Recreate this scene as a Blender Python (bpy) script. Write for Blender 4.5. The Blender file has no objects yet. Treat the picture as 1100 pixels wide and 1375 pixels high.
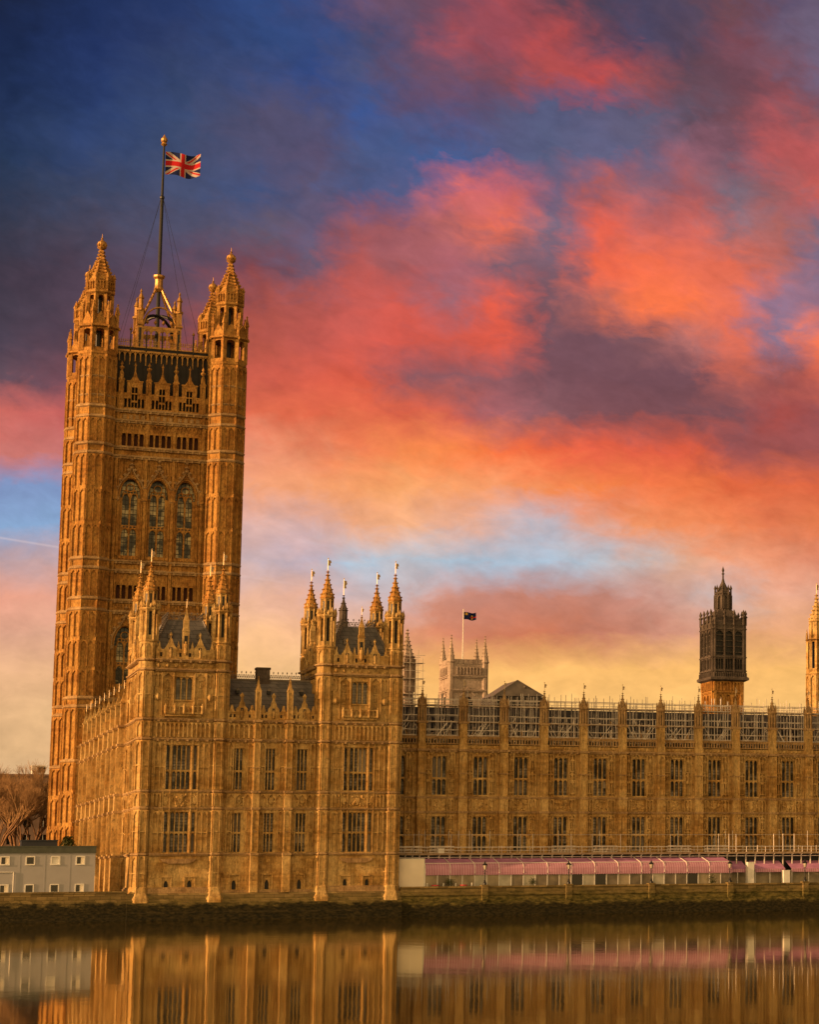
import bpy, math, random
from mathutils import Vector
rad = math.radians
SC = bpy.context.scene
COL = SC.collection
random.seed(7)

# ------------------------------------------------------------------ camera
cd = bpy.data.cameras.new('camera'); cam = bpy.data.objects.new('camera', cd); COL.objects.link(cam)
SC.camera = cam
CAM = Vector((-34.403, -314.523, 0.288))
F_, PX_, PY_ = 3021.124, 1232.584, 756.29
yaw, pitch, roll = 0.444, 0.139, -0.010
fw = Vector((math.sin(yaw)*math.cos(pitch), math.cos(yaw)*math.cos(pitch), math.sin(pitch)))
rt = Vector((math.cos(yaw), -math.sin(yaw), 0)); up = rt.cross(fw)
r2 = rt*math.cos(roll) + up*math.sin(roll); u2 = -rt*math.sin(roll) + up*math.cos(roll)
from mathutils import Matrix
M4 = Matrix(((r2.x, u2.x, -fw.x, CAM.x), (r2.y, u2.y, -fw.y, CAM.y), (r2.z, u2.z, -fw.z, CAM.z), (0, 0, 0, 1)))
cam.matrix_world = M4
cd.sensor_fit = 'HORIZONTAL'; cd.sensor_width = 36.0
cd.lens = 36.0*F_/1100.0
cd.shift_x = (550-PX_)/1100.0
cd.shift_y = (PY_-687.5)/1100.0
cd.clip_start = 1.0; cd.clip_end = 30000

# ------------------------------------------------------------------ view
SC.view_settings.view_transform = 'Standard'; SC.view_settings.look = 'None'
SC.view_settings.exposure = 0.35; SC.view_settings.gamma = 1.0
SC.render.resolution_x = 820; SC.render.resolution_y = 1024

# ------------------------------------------------------------------ sun
SUN_EL, SUN_BACK = 11.0, -6.0      # low sun from the left, raking the river front
sv = Vector((-math.cos(rad(SUN_BACK))*math.cos(rad(SUN_EL)), math.sin(rad(SUN_BACK))*math.cos(rad(SUN_EL)), math.sin(rad(SUN_EL))))
sl = bpy.data.lights.new('sun', 'SUN'); sl.energy = 4.8; sl.angle = rad(0.6); sl.color = (1.0, 0.53, 0.215)
so = bpy.data.objects.new('sun', sl); COL.objects.link(so)
so.rotation_euler = sv.to_track_quat('Z', 'Y').to_euler(); so.location = (-200, -30, 120)

# ------------------------------------------------------------------ world: dusk sky with lit cloud
def lin(c):
    out = []
    for v in c:
        v = v/255.0
        out.append(v/12.92 if v <= 0.04045 else ((v+0.055)/1.055)**2.4)
    return out
SKYX = [0, 110, 220, 330, 395, 460, 525, 590, 655, 720, 785, 850, 915, 980, 1045, 1100]
SKY = [
 [(25,36,66),(29,46,89),(39,57,104),(46,72,128),(64,72,119),(110,80,105),(105,78,100),(125,72,90),(165,72,80),(98,67,82),(75,65,85),(75,68,95),(85,70,90),(110,72,82),(95,82,110),(105,90,115)],
 [(24,38,73),(32,50,97),(46,60,102),(47,71,123),(50,72,125),(73,77,116),(100,75,100),(160,75,85),(150,72,85),(180,72,74),(120,70,85),(75,68,95),(90,72,92),(120,70,82),(110,85,105),(110,95,120)],
 [(28,44,80),(37,56,104),(51,66,105),(62,74,119),(48,72,132),(73,80,120),(100,75,100),(115,78,100),(125,75,90),(178,74,74),(198,72,70),(150,75,80),(100,72,85),(110,72,85),(130,78,90),(115,95,120)],
 [(34,50,85),(42,62,108),(56,72,110),(81,77,107),(77,77,111),(56,82,142),(78,82,125),(95,80,115),(87,87,121),(86,90,126),(93,90,122),(96,90,116),(100,82,100),(115,72,82),(165,80,85),(130,85,95)],
 [(38,55,86),(48,65,106),(61,75,110),(82,80,112),(88,78,108),(74,87,130),(65,87,138),(66,90,143),(83,87,126),(88,94,128),(97,97,131),(101,97,127),(150,95,110),(125,85,100),(185,85,85),(190,85,85)],
 [(45,56,82),(60,68,96),(71,79,111),(66,81,124),(90,82,110),(79,90,135),(88,92,135),(212,100,98),(194,93,102),(115,95,123),(174,88,87),(140,95,110),(164,88,92),(125,105,120),(154,93,97),(194,88,82)],
 [(53,56,75),(75,69,88),(81,80,106),(98,85,105),(100,88,118),(154,85,92),(154,85,92),(182,98,97),(232,105,79),(120,104,126),(229,91,69),(199,98,92),(209,98,87),(150,110,120),(174,98,92),(120,105,125)],
 [(62,55,70),(82,66,82),(94,75,95),(129,68,75),(105,88,110),(179,83,79),(169,93,97),(169,93,102),(124,92,106),(124,92,106),(244,98,62),(244,103,62),(229,103,75),(226,101,72),(184,103,97),(135,110,135)],
 [(68,59,73),(83,65,80),(108,75,88),(169,78,69),(174,81,75),(199,85,75),(209,83,69),(162,101,113),(228,85,59),(118,82,92),(190,100,88),(252,113,59),(252,113,59),(229,108,82),(150,115,140),(150,110,130)],
 [(76,65,80),(92,67,80),(129,68,72),(184,83,67),(189,83,72),(204,85,72),(214,83,67),(204,81,65),(220,83,61),(116,78,88),(116,78,88),(128,84,90),(184,108,102),(226,105,77),(140,115,140),(244,113,72)],
 [(100,78,90),(118,73,84),(149,71,69),(204,88,67),(214,88,65),(219,85,59),(142,86,92),(142,86,92),(142,86,92),(118,77,86),(118,77,86),(118,77,86),(118,77,86),(196,96,80),(154,83,82),(204,93,72)],
 [(209,103,92),(194,91,87),(194,88,79),(226,103,67),(224,98,62),(224,98,62),(222,93,62),(209,93,72),(174,98,102),(140,90,96),(126,78,84),(126,78,84),(126,78,84),(126,78,84),(169,75,69),(154,78,79)],
 [(209,118,107),(199,113,107),(204,118,102),(232,143,107),(232,133,92),(239,123,72),(244,133,67),(254,133,62),(252,118,52),(239,97,49),(232,91,57),(224,88,55),(219,85,52),(158,80,78),(158,80,78),(158,80,78)],
 [(124,146,190),(124,146,190),(200,155,150),(242,158,112),(244,158,107),(249,158,97),(249,163,97),(249,158,97),(249,153,97),(244,138,77),(242,123,57),(242,113,57),(239,113,55),(229,98,49),(222,98,52),(214,93,52)],
 [(134,166,206),(134,166,206),(205,168,168),(220,175,165),(215,172,165),(239,168,127),(242,173,127),(232,171,142),(215,175,165),(194,182,190),(219,158,137),(236,143,92),(244,138,82),(242,128,72),(229,118,72),(229,118,67)],
 [(190,158,160),(200,165,165),(215,170,165),(205,178,180),(195,175,185),(172,192,210),(190,192,200),(172,190,206),(170,188,206),(172,190,208),(185,192,202),(205,185,180),(225,170,140),(235,155,115),(232,145,105),(225,135,100)],
 [(232,158,130),(233,164,138),(224,174,150),(235,180,150),(232,175,150),(215,180,175),(200,180,180),(205,140,120),(196,130,112),(196,128,108),(192,128,110),(196,135,118),(206,160,145),(205,185,180),(235,170,140),(225,160,130)],
 [(225,165,135),(228,170,138),(238,180,138),(248,190,135),(245,185,135),(240,180,135),(226,150,108),(215,132,96),(208,122,86),(206,118,82),(198,120,92),(200,130,105),(214,150,122),(232,164,112),(232,164,112),(232,164,112)],
 [(232,178,130),(232,178,130),(240,186,130),(248,192,125),(246,192,130),(245,190,125),(245,180,100),(245,175,90),(250,186,100),(250,186,100),(250,186,100),(250,186,100),(250,186,100),(250,186,100),(250,186,100),(250,186,100)],
 [(230,180,128),(230,182,128),(236,186,124),(243,190,120),(243,190,120),(250,190,104),(250,190,104),(250,190,104),(250,190,104),(250,190,104),(250,190,104),(250,190,104),(250,190,104),(250,190,104),(250,190,104),(250,190,104)],
 [(226,180,126),(228,180,126),(234,182,120),(238,184,116),(238,184,116),(238,184,112),(238,182,110),(238,182,110),(238,182,110),(238,180,110),(236,178,110),(234,176,110),(234,174,108),(232,172,108),(230,170,110),(228,168,112)],
 [(216,175,126),(218,176,126),(226,176,118),(230,178,112),(230,178,112),(230,178,112),(230,178,110),(230,178,110),(230,176,110),(230,176,110),(230,174,110),(228,172,108),(228,170,108),(226,168,108),(225,166,110),(224,164,110)],
]
W = bpy.data.worlds.new('World'); SC.world = W; W.use_nodes = True
wt = W.node_tree; wt.nodes.clear()
def wn(t, **k):
    n = wt.nodes.new(t)
    for a, b in k.items(): setattr(n, a, b)
    return n
def wset(sock, v):
    if hasattr(v, 'is_output') or isinstance(v, bpy.types.NodeSocket): wt.links.new(v, sock)
    else: sock.default_value = v
def wm(op, a, b=0.0, c=0.0, clamp=False):
    n = wn('ShaderNodeMath', operation=op, use_clamp=clamp)
    wset(n.inputs[0], a); wset(n.inputs[1], b)
    if op in ('MULTIPLY_ADD', 'SMOOTH_MIN'): wset(n.inputs[2], c)
    return n.outputs[0]
def wmix(f, a, b, blend='MIX'):
    n = wn('ShaderNodeMix', data_type='RGBA', blend_type=blend)
    wset(n.inputs[0], f); wset(n.inputs[6], a); wset(n.inputs[7], b)
    return n.outputs[2]
def wnoise(vec, scale, detail, rough=0.55, dist=0.0):
    n = wn('ShaderNodeTexNoise'); wset(n.inputs['Vector'], vec); n.inputs['Scale'].default_value = scale
    n.inputs['Detail'].default_value = detail; n.inputs['Roughness'].default_value = rough; n.inputs['Distortion'].default_value = dist
    return n
tc = wn('ShaderNodeTexCoord'); sx = wn('ShaderNodeSeparateXYZ'); wset(sx.inputs[0], tc.outputs['Generated'])
az = wm('MULTIPLY', wm('ARCTAN2', sx.outputs[0], sx.outputs[1]), 57.29578)
el0 = wm('MULTIPLY', wm('ARCSINE', sx.outputs[2]), 57.29578)
t_ = wm('MINIMUM', wm('MAXIMUM', wm('SUBTRACT', az, 12.4), -16.0), 16.0)
corr = wm('MULTIPLY', t_, wm('MULTIPLY_ADD', t_, 0.00298, -0.0702))
el = wm('ADD', el0, wm('MULTIPLY', corr, wm('MULTIPLY', el0, 1/21.6)))
# cloud coordinates: shear so that streaks run down to the right, flattened towards the horizon
cv = wn('ShaderNodeCombineXYZ')
sh_u = wm('MULTIPLY_ADD', el, -0.9, az); 
wset(cv.inputs[0], wm('MULTIPLY', az, 0.72)); wset(cv.inputs[1], wm('ADD', el, wm('MULTIPLY', wm('MULTIPLY', az, el), 0.014))); wset(cv.inputs[2], 3.7)
n1 = wnoise(cv.outputs[0], 0.32, 3, 0.55); n2 = wnoise(cv.outputs[0], 0.95, 5, 0.6, 0.6); n3 = wnoise(cv.outputs[0], 2.0, 7, 0.58, 0.3)
def spl(n):
    s = wn('ShaderNodeSeparateColor'); wset(s.inputs[0], n.outputs['Color']); return s.outputs
a1, a2, a3 = spl(n1), spl(n2), spl(n3)
# the warp fades towards the horizon, where cloud lies in flat banks
wf = wm('MULTIPLY_ADD', wm('MULTIPLY', el, 0.055, clamp=True), 0.85, 0.12)
def disp(k, A, B, Cc):
    s = wm('MULTIPLY', wm('SUBTRACT', a1[k], 0.5), A)
    s = wm('ADD', s, wm('MULTIPLY', wm('SUBTRACT', a2[k], 0.5), B))
    return wm('ADD', s, wm('MULTIPLY', wm('SUBTRACT', a3[k], 0.5), Cc))
azw = wm('ADD', az, disp(0, .5, 1.5, 1.7))
elw = wm('ADD', el, wm('MULTIPLY', disp(1, .4, 1.1, 1.3), wf))
fx = wm('MULTIPLY', wm('SUBTRACT', azw, 2.7), 1/20.2, clamp=True)
ty = wm('MULTIPLY', wm('SUBTRACT', 21.61, elw), 21/19.13)
cur = None
for i, row in enumerate(SKY):
    rp = wn('ShaderNodeValToRGB'); cr = rp.color_ramp; cr.interpolation = 'LINEAR'
    while len(cr.elements) < len(row): cr.elements.new(0.5)
    for j, c in enumerate(row):
        cr.elements[j].position = SKYX[j]/1100.0
    for j, c in enumerate(row):
        cr.elements[j].color = (*lin(c), 1)
    wset(rp.inputs[0], fx)
    if cur is None: cur = rp.outputs[0]
    else:
        mr = wn('ShaderNodeMapRange', interpolation_type='LINEAR'); wset(mr.inputs[0], ty); mr.inputs[1].default_value = i-1; mr.inputs[2].default_value = i; f = mr.outputs[0]
        cur = wmix(f, cur, rp.outputs[0])
# wisps: brighter pink-orange crests and greyer hollows
det = wm('ADD', wm('MULTIPLY', wm('SUBTRACT', a2[2], 0.5), 0.8), wm('MULTIPLY', wm('SUBTRACT', a3[2], 0.5), 0.7))
dv = wn('ShaderNodeVectorMath', operation='SCALE'); wset(dv.inputs[0], cur); wset(dv.inputs['Scale'], wm('MULTIPLY_ADD', det, 0.55, 1.0))
hs = wn('ShaderNodeHueSaturation'); hs.inputs['Saturation'].default_value = 0.97; wset(hs.inputs['Color'], dv.outputs[0])
cur = hs.outputs[0]
# a thin contrail low on the left
ctr = wm('SUBTRACT', el0, wm('MULTIPLY_ADD', az, -0.128, 8.575))
band = wm('SUBTRACT', 1.0, wm('MULTIPLY', wm('ABSOLUTE', ctr), 24.0), clamp=True)
azf = wm('MULTIPLY', wm('SUBTRACT', 11.0, az), 0.14, clamp=True)
cur = wmix(wm('MULTIPLY', wm('MULTIPLY', band, azf), 0.25), cur, (0.95, 0.72, 0.66, 1))
# rest of the dome: physical sky under an added warm glow lighting the facades
ns = wn('ShaderNodeTexSky', sky_type='NISHITA'); ns.sun_disc = False; ns.sun_elevation = rad(SUN_EL)
ns.sun_rotation = math.atan2(sv.x, sv.y)
nsc = wn('ShaderNodeVectorMath', operation='SCALE'); wset(nsc.inputs[0], ns.outputs[0]); nsc.inputs['Scale'].default_value = 0.07
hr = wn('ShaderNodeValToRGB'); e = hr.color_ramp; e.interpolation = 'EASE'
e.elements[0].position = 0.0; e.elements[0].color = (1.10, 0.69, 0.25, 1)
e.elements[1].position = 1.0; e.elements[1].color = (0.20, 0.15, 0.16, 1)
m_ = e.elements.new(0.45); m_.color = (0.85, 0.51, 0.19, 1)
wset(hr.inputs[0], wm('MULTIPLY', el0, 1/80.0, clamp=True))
# the added glow is strongest from the left front, so it rakes the facades
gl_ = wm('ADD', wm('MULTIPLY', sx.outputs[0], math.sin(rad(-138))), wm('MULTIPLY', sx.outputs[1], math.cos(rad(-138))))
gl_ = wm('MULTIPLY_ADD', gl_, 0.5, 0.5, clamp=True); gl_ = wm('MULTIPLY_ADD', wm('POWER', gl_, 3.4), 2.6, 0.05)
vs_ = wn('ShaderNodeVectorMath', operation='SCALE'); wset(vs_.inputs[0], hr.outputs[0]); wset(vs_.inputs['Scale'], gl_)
added_glow = vs_.outputs[0]
rest = wmix(0.85, nsc.outputs[0], added_glow)
fa = wm('MULTIPLY', wm('SUBTRACT', wm('ABSOLUTE', wm('SUBTRACT', az, 12.4)), 35.0), 1/40.0, clamp=True)
fe = wm('MULTIPLY', wm('SUBTRACT', el0, 27.0), 1/25.0, clamp=True)
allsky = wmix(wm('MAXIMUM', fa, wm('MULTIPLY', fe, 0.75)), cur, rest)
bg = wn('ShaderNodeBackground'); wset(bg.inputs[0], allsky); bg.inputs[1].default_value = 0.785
wo = wn('ShaderNodeOutputWorld'); wt.links.new(bg.outputs[0], wo.inputs[0])

# ------------------------------------------------------------------ materials
MATS = {}
def newmat(name):
    m = bpy.data.materials.new(name); m.use_nodes = True; nt = m.node_tree
    b = nt.nodes['Principled BSDF']; MATS[name] = m
    return m, nt, b
def N(nt, t, **k):
    n = nt.nodes.new(t)
    for a, b in k.items(): setattr(n, a, b)
    return n
def plain(name, col, rough=0.6, metal=0.0, spec=0.3, var=0.0, vscale=1.5):
    m, nt, b = newmat(name)
    b.inputs['Base Color'].default_value = (*col, 1); b.inputs['Roughness'].default_value = rough
    b.inputs['Metallic'].default_value = metal; b.inputs['Specular IOR Level'].default_value = spec
    if var:
        g = N(nt, 'ShaderNodeNewGeometry'); n = N(nt, 'ShaderNodeTexNoise'); n.inputs['Scale'].default_value = vscale; n.inputs['Detail'].default_value = 5
        nt.links.new(g.outputs['Position'], n.inputs['Vector'])
        r = N(nt, 'ShaderNodeValToRGB'); r.color_ramp.elements[0].position = 0.3; r.color_ramp.elements[1].position = 0.72
        r.color_ramp.elements[0].color = (*[c*(1-var) for c in col], 1); r.color_ramp.elements[1].color = (*[min(1, c*(1+var)) for c in col], 1)
        nt.links.new(n.outputs[0], r.inputs[0]); nt.links.new(r.outputs[0], b.inputs['Base Color'])
    return m
def stone(name, c0, c1, c2, soot=0.5, streak=0.6, course=0.42, bump=0.45, fine=0.70):
    m, nt, b = newmat(name); L = nt.links.new
    b.inputs['Roughness'].default_value = 0.85; b.inputs['Specular IOR Level'].default_value = 0.15
    g = N(nt, 'ShaderNodeNewGeometry'); s = N(nt, 'ShaderNodeSeparateXYZ'); L(g.outputs['Position'], s.inputs[0])
    a = N(nt, 'ShaderNodeMath', operation='ADD'); L(s.outputs[0], a.inputs[0]); L(s.outputs[1], a.inputs[1])
    c = N(nt, 'ShaderNodeCombineXYZ'); L(a.outputs[0], c.inputs[0]); L(s.outputs[2], c.inputs[1])
    br = N(nt, 'ShaderNodeTexBrick'); L(c.outputs[0], br.inputs['Vector']); br.inputs['Scale'].default_value = 1.0
    br.inputs['Brick Width'].default_value = course*2.1; br.inputs['Row Height'].default_value = course
    br.inputs['Mortar Size'].default_value = 0.02; br.inputs['Bias'].default_value = 0.0
    br.inputs['Color1'].default_value = (*c0, 1); br.inputs['Color2'].default_value = (*c1, 1)
    br.inputs['Mortar'].default_value = (*[v*0.62 for v in c0], 1)
    n = N(nt, 'ShaderNodeTexNoise'); n.inputs['Scale'].default_value = 0.33; n.inputs['Detail'].default_value = 7; n.inputs['Roughness'].default_value = 0.62
    L(g.outputs['Position'], n.inputs['Vector'])
    r = N(nt, 'ShaderNodeValToRGB'); r.color_ramp.elements[0].position = 0.40; r.color_ramp.elements[1].position = 0.60
    L(n.outputs[0], r.inputs[0])
    mx = N(nt, 'ShaderNodeMix', data_type='RGBA'); L(r.outputs[0], mx.inputs[0]); L(br.outputs[0], mx.inputs[6]); mx.inputs[7].default_value = (*c2, 1)
    # rain streaks and soot patches
    mp = N(nt, 'ShaderNodeMapping'); mp.inputs['Scale'].default_value = (1.7, 1.7, 0.11); L(g.outputs['Position'], mp.inputs[0])
    n2 = N(nt, 'ShaderNodeTexNoise'); n2.inputs['Scale'].default_value = 1.0; n2.inputs['Detail'].default_value = 6; n2.inputs['Roughness'].default_value = 0.65; L(mp.outputs[0], n2.inputs[0])
    r2_ = N(nt, 'ShaderNodeValToRGB'); r2_.color_ramp.elements[0].position = 0.50; r2_.color_ramp.elements[1].position = 0.74; L(n2.outputs[0], r2_.inputs[0])
    k = N(nt, 'ShaderNodeMath', operation='MULTIPLY'); L(r2_.outputs[0], k.inputs[0]); k.inputs[1].default_value = streak
    mx2 = N(nt, 'ShaderNodeMix', data_type='RGBA'); L(k.outputs[0], mx2.inputs[0]); L(mx.outputs[2], mx2.inputs[6]); mx2.inputs[7].default_value = (*[v*0.30 for v in c0], 1)
    n3 = N(nt, 'ShaderNodeTexNoise'); n3.inputs['Scale'].default_value = 1.7; n3.inputs['Detail'].default_value = 8; n3.inputs['Roughness'].default_value = 0.7; L(g.outputs['Position'], n3.inputs[0])
    r3 = N(nt, 'ShaderNodeValToRGB'); r3.color_ramp.elements[0].position = 0.55; r3.color_ramp.elements[1].position = 0.72; L(n3.outputs[0], r3.inputs[0])
    k3 = N(nt, 'ShaderNodeMath', operation='MULTIPLY'); L(r3.outputs[0], k3.inputs[0]); k3.inputs[1].default_value = soot
    mx3 = N(nt, 'ShaderNodeMix', data_type='RGBA'); L(k3.outputs[0], mx3.inputs[0]); L(mx2.outputs[2], mx3.inputs[6]); mx3.inputs[7].default_value = (.075+c1[0]*.08, .055+c1[1]*.08, .035, 1)
    # fine mottling of worn, pitted carving
    n5 = N(nt, 'ShaderNodeTexNoise'); n5.inputs['Scale'].default_value = 3.6; n5.inputs['Detail'].default_value = 6; n5.inputs['Roughness'].default_value = .75
    mp5 = N(nt, 'ShaderNodeMapping'); mp5.inputs['Scale'].default_value = (1.25, 1.25, .5); L(g.outputs['Position'], mp5.inputs[0]); L(mp5.outputs[0], n5.inputs[0])
    r5 = N(nt, 'ShaderNodeMapRange'); L(n5.outputs[0], r5.inputs[0]); r5.inputs[1].default_value = .36; r5.inputs[2].default_value = .62; r5.inputs[3].default_value = fine; r5.inputs[4].default_value = 1.34
    sc = N(nt, 'ShaderNodeVectorMath', operation='SCALE'); L(mx3.outputs[2], sc.inputs[0]); L(r5.outputs[0], sc.inputs['Scale'])
    L(sc.outputs[0], b.inputs['Base Color'])
    bp = N(nt, 'ShaderNodeBump'); bp.inputs['Strength'].default_value = bump; bp.inputs['Distance'].default_value = 0.08
    L(n3.outputs[0], bp.inputs['Height']); L(bp.outputs[0], b.inputs['Normal'])
    return m
STONE = stone('honey_stone', (.50,.30,.10), (.29,.16,.048), (.54,.37,.155), 0.9, 0.8)
TRIM = stone('weathered_trim_stone', (.34,.21,.10), (.26,.16,.075), (.42,.28,.14), 0.6, 0.4)
TSTONE = stone('tower_stone', (.45,.215,.055), (.26,.118,.028), (.46,.25,.07), 0.85, 0.8, 0.5, fine=0.5)
PALE = stone('pale_stone', (.36,.28,.235), (.28,.215,.175), (.41,.325,.275), 0.35, 0.5)
DARKST = stone('sooty_stone', (.085,.068,.06), (.06,.048,.042), (.11,.09,.08), 0.3, 0.3)
IRON = plain('black_iron', (.012,.012,.013), 0.5, 0.0, 0.4)
def slate_mat():
    m, nt, b = newmat('slate'); L = nt.links.new
    g = N(nt, 'ShaderNodeNewGeometry'); s = N(nt, 'ShaderNodeSeparateXYZ'); L(g.outputs['Position'], s.inputs[0])
    a = N(nt, 'ShaderNodeMath', operation='ADD'); L(s.outputs[0], a.inputs[0]); L(s.outputs[1], a.inputs[1])
    c = N(nt, 'ShaderNodeCombineXYZ'); L(a.outputs[0], c.inputs[0]); L(s.outputs[2], c.inputs[1])
    br = N(nt, 'ShaderNodeTexBrick'); L(c.outputs[0], br.inputs['Vector']); br.inputs['Scale'].default_value = 1.0
    br.inputs['Brick Width'].default_value = 1.25; br.inputs['Row Height'].default_value = .62; br.inputs['Mortar Size'].default_value = .025
    br.inputs['Color1'].default_value = (.125,.12,.125,1); br.inputs['Color2'].default_value = (.17,.16,.16,1); br.inputs['Mortar'].default_value = (.05,.047,.047,1)
    n = N(nt, 'ShaderNodeTexNoise'); n.inputs['Scale'].default_value = .9; n.inputs['Detail'].default_value = 6; L(g.outputs['Position'], n.inputs[0])
    mx = N(nt, 'ShaderNodeMix', data_type='RGBA', blend_type='OVERLAY'); mx.inputs[0].default_value = .6; L(br.outputs[0], mx.inputs[6]); L(n.outputs[0], mx.inputs[7])
    L(mx.outputs[2], b.inputs['Base Color']); b.inputs['Roughness'].default_value = .75; b.inputs['Specular IOR Level'].default_value = .12
    return m
SLATE = slate_mat()
BLACKROOF = plain('black_roof_plate', (.014,.012,.012), .55, 0, .3, .4, .6)
GOLD = plain('gilding', (.85,.66,.42), .55, .55, .5)
GILT = plain('dull_gilding', (.40,.21,.05), .45, .35, .5, .35, 2.5)
WHITE = plain('white_paint', (.78,.76,.72), .5, 0, .3, .08)
TUBE = plain('galvanised_tube', (.60,.54,.50), .45, .25, .5, .3, 1.2)
BOARD = plain('deck_boards', (.34,.25,.17), .8, 0, .2, .35, 1.6)
SHEET = plain('roof_sheeting', (.055,.05,.048), .7, 0, .2, .5, .8)
CABIN = plain('cabin_cladding', (.36,.36,.39), .6, 0, .3, .06, .7)
FASCIA = plain('cabin_fascia', (.075,.085,.07), .6, 0, .3, .15)
CREAM = plain('cream_hoarding', (.88,.80,.68), .6, 0, .2, .08, .5)
DARKGL = plain('dark_glass', (.015,.013,.012), .12, 0, .5)
REDW = plain('dark_red_louvre', (.06,.018,.009), .6, 0, .2, .3, 2)
SCREEN = plain('terrace_screen', (.30,.25,.17), .35, 0, .4, .35, .8)
BARK = plain('bare_bark', (.22,.125,.07), .9, 0, .1, .4, .8)
TWIG = plain('bare_twigs', (.26,.155,.075), .9, 0, .1, .3, .4)
LEAF = plain('evergreen_leaf', (.045,.055,.015), .7, 0, .2, .5, 2.0)
FARB = plain('far_brick', (.22,.15,.12), .9, 0, .1, .3, .3)
NAVY = plain('navy_panel', (.03,.035,.05), .6)
ASPH = plain('ground_paving', (.12,.10,.08), .9, 0, .1, .3, .3)
LEAD = plain('lead_sheet', (.16,.135,.12), .55, 0, .4, .25, .7)
FBLUE = plain('flag_blue', (.010,.018,.09), .7, 0, .1); FRED = plain('flag_red', (.42,.015,.022), .7, 0, .1); FWHITE = plain('flag_white', (.42,.35,.34), .7, 0, .1)
FYEL = plain('flag_yellow', (.65,.40,.06), .7, 0, .1)
LAMPG = plain('lamp_glass', (.55,.50,.42), .15, 0, .5)
SCREEN2 = plain('terrace_screen_dim', (.17,.14,.10), .3, 0, .4, .4, .8); SCREEN3 = plain('terrace_screen_pale', (.42,.40,.33), .35, 0, .4, .25, .8)
SCR = [SCREEN, SCREEN, SCREEN2, SCREEN2, SCREEN3, DARKGL]
TERRA = plain('red_cloth', (.45,.05,.06), .7)

def glass_mat(name, dark, pale, thr, scale):
    m, nt, b = newmat(name); L = nt.links.new
    g = N(nt, 'ShaderNodeNewGeometry'); s = N(nt, 'ShaderNodeSeparateXYZ'); L(g.outputs['Position'], s.inputs[0])
    a = N(nt, 'ShaderNodeMath', operation='ADD'); L(s.outputs[0], a.inputs[0]); L(s.outputs[1], a.inputs[1])
    c = N(nt, 'ShaderNodeCombineXYZ'); L(a.outputs[0], c.inputs[0]); L(s.outputs[2], c.inputs[1])
    br = N(nt, 'ShaderNodeTexBrick', offset=0.0); L(c.outputs[0], br.inputs['Vector']); br.inputs['Scale'].default_value = 1.0
    br.inputs['Brick Width'].default_value = scale; br.inputs['Row Height'].default_value = scale*1.25; br.inputs['Mortar Size'].default_value = scale*.09
    br.inputs['Color1'].default_value = (0, 0, 0, 1); br.inputs['Color2'].default_value = (1, 1, 1, 1); br.inputs['Mortar'].default_value = (0, 0, 0, 1)
    n = N(nt, 'ShaderNodeTexNoise'); n.inputs['Scale'].default_value = .55; n.inputs['Detail'].default_value = 3; L(g.outputs['Position'], n.inputs[0])
    r = N(nt, 'ShaderNodeValToRGB'); r.color_ramp.elements[0].position = thr; r.color_ramp.elements[1].position = thr+.12; L(n.outputs[0], r.inputs[0])
    rb = N(nt, 'ShaderNodeMath', operation='MULTIPLY_ADD'); L(br.outputs[0], rb.inputs[0]); rb.inputs[1].default_value = .55; rb.inputs[2].default_value = .45
    k = N(nt, 'ShaderNodeMath', operation='MULTIPLY'); L(r.outputs[0], k.inputs[0]); L(rb.outputs[0], k.inputs[1])
    iv = N(nt, 'ShaderNodeMath', operation='SUBTRACT'); iv.inputs[0].default_value = 1.0; L(br.outputs['Fac'], iv.inputs[1])
    k2 = N(nt, 'ShaderNodeMath', operation='MULTIPLY'); L(k.outputs[0], k2.inputs[0]); L(iv.outputs[0], k2.inputs[1])
    mx = N(nt, 'ShaderNodeMix', data_type='RGBA'); L(k2.outputs[0], mx.inputs[0]); mx.inputs[6].default_value = (*dark, 1); mx.inputs[7].default_value = (*pale, 1)
    L(mx.outputs[2], b.inputs['Base Color']); b.inputs['Specular IOR Level'].default_value = .35
    rr = N(nt, 'ShaderNodeMath', operation='MULTIPLY_ADD'); L(br.outputs['Fac'], rr.inputs[0]); rr.inputs[1].default_value = .4; rr.inputs[2].default_value = .16; L(rr.outputs[0], b.inputs['Roughness'])
    bp = N(nt, 'ShaderNodeBump'); bp.inputs['Strength'].default_value = .5; bp.inputs['Distance'].default_value = .05; L(br.outputs[0], bp.inputs['Height']); L(bp.outputs[0], b.inputs['Normal'])
    return m
GLASS = glass_mat('leaded_glass', (.030,.026,.022), (.36,.33,.29), .44, .33)
GLASSP = glass_mat('pale_leaded_glass', (.10,.09,.075), (.34,.31,.26), .36, .30)
GLASST = glass_mat('tower_glass', (.020,.020,.016), (.55,.47,.26), .47, .62)

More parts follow.
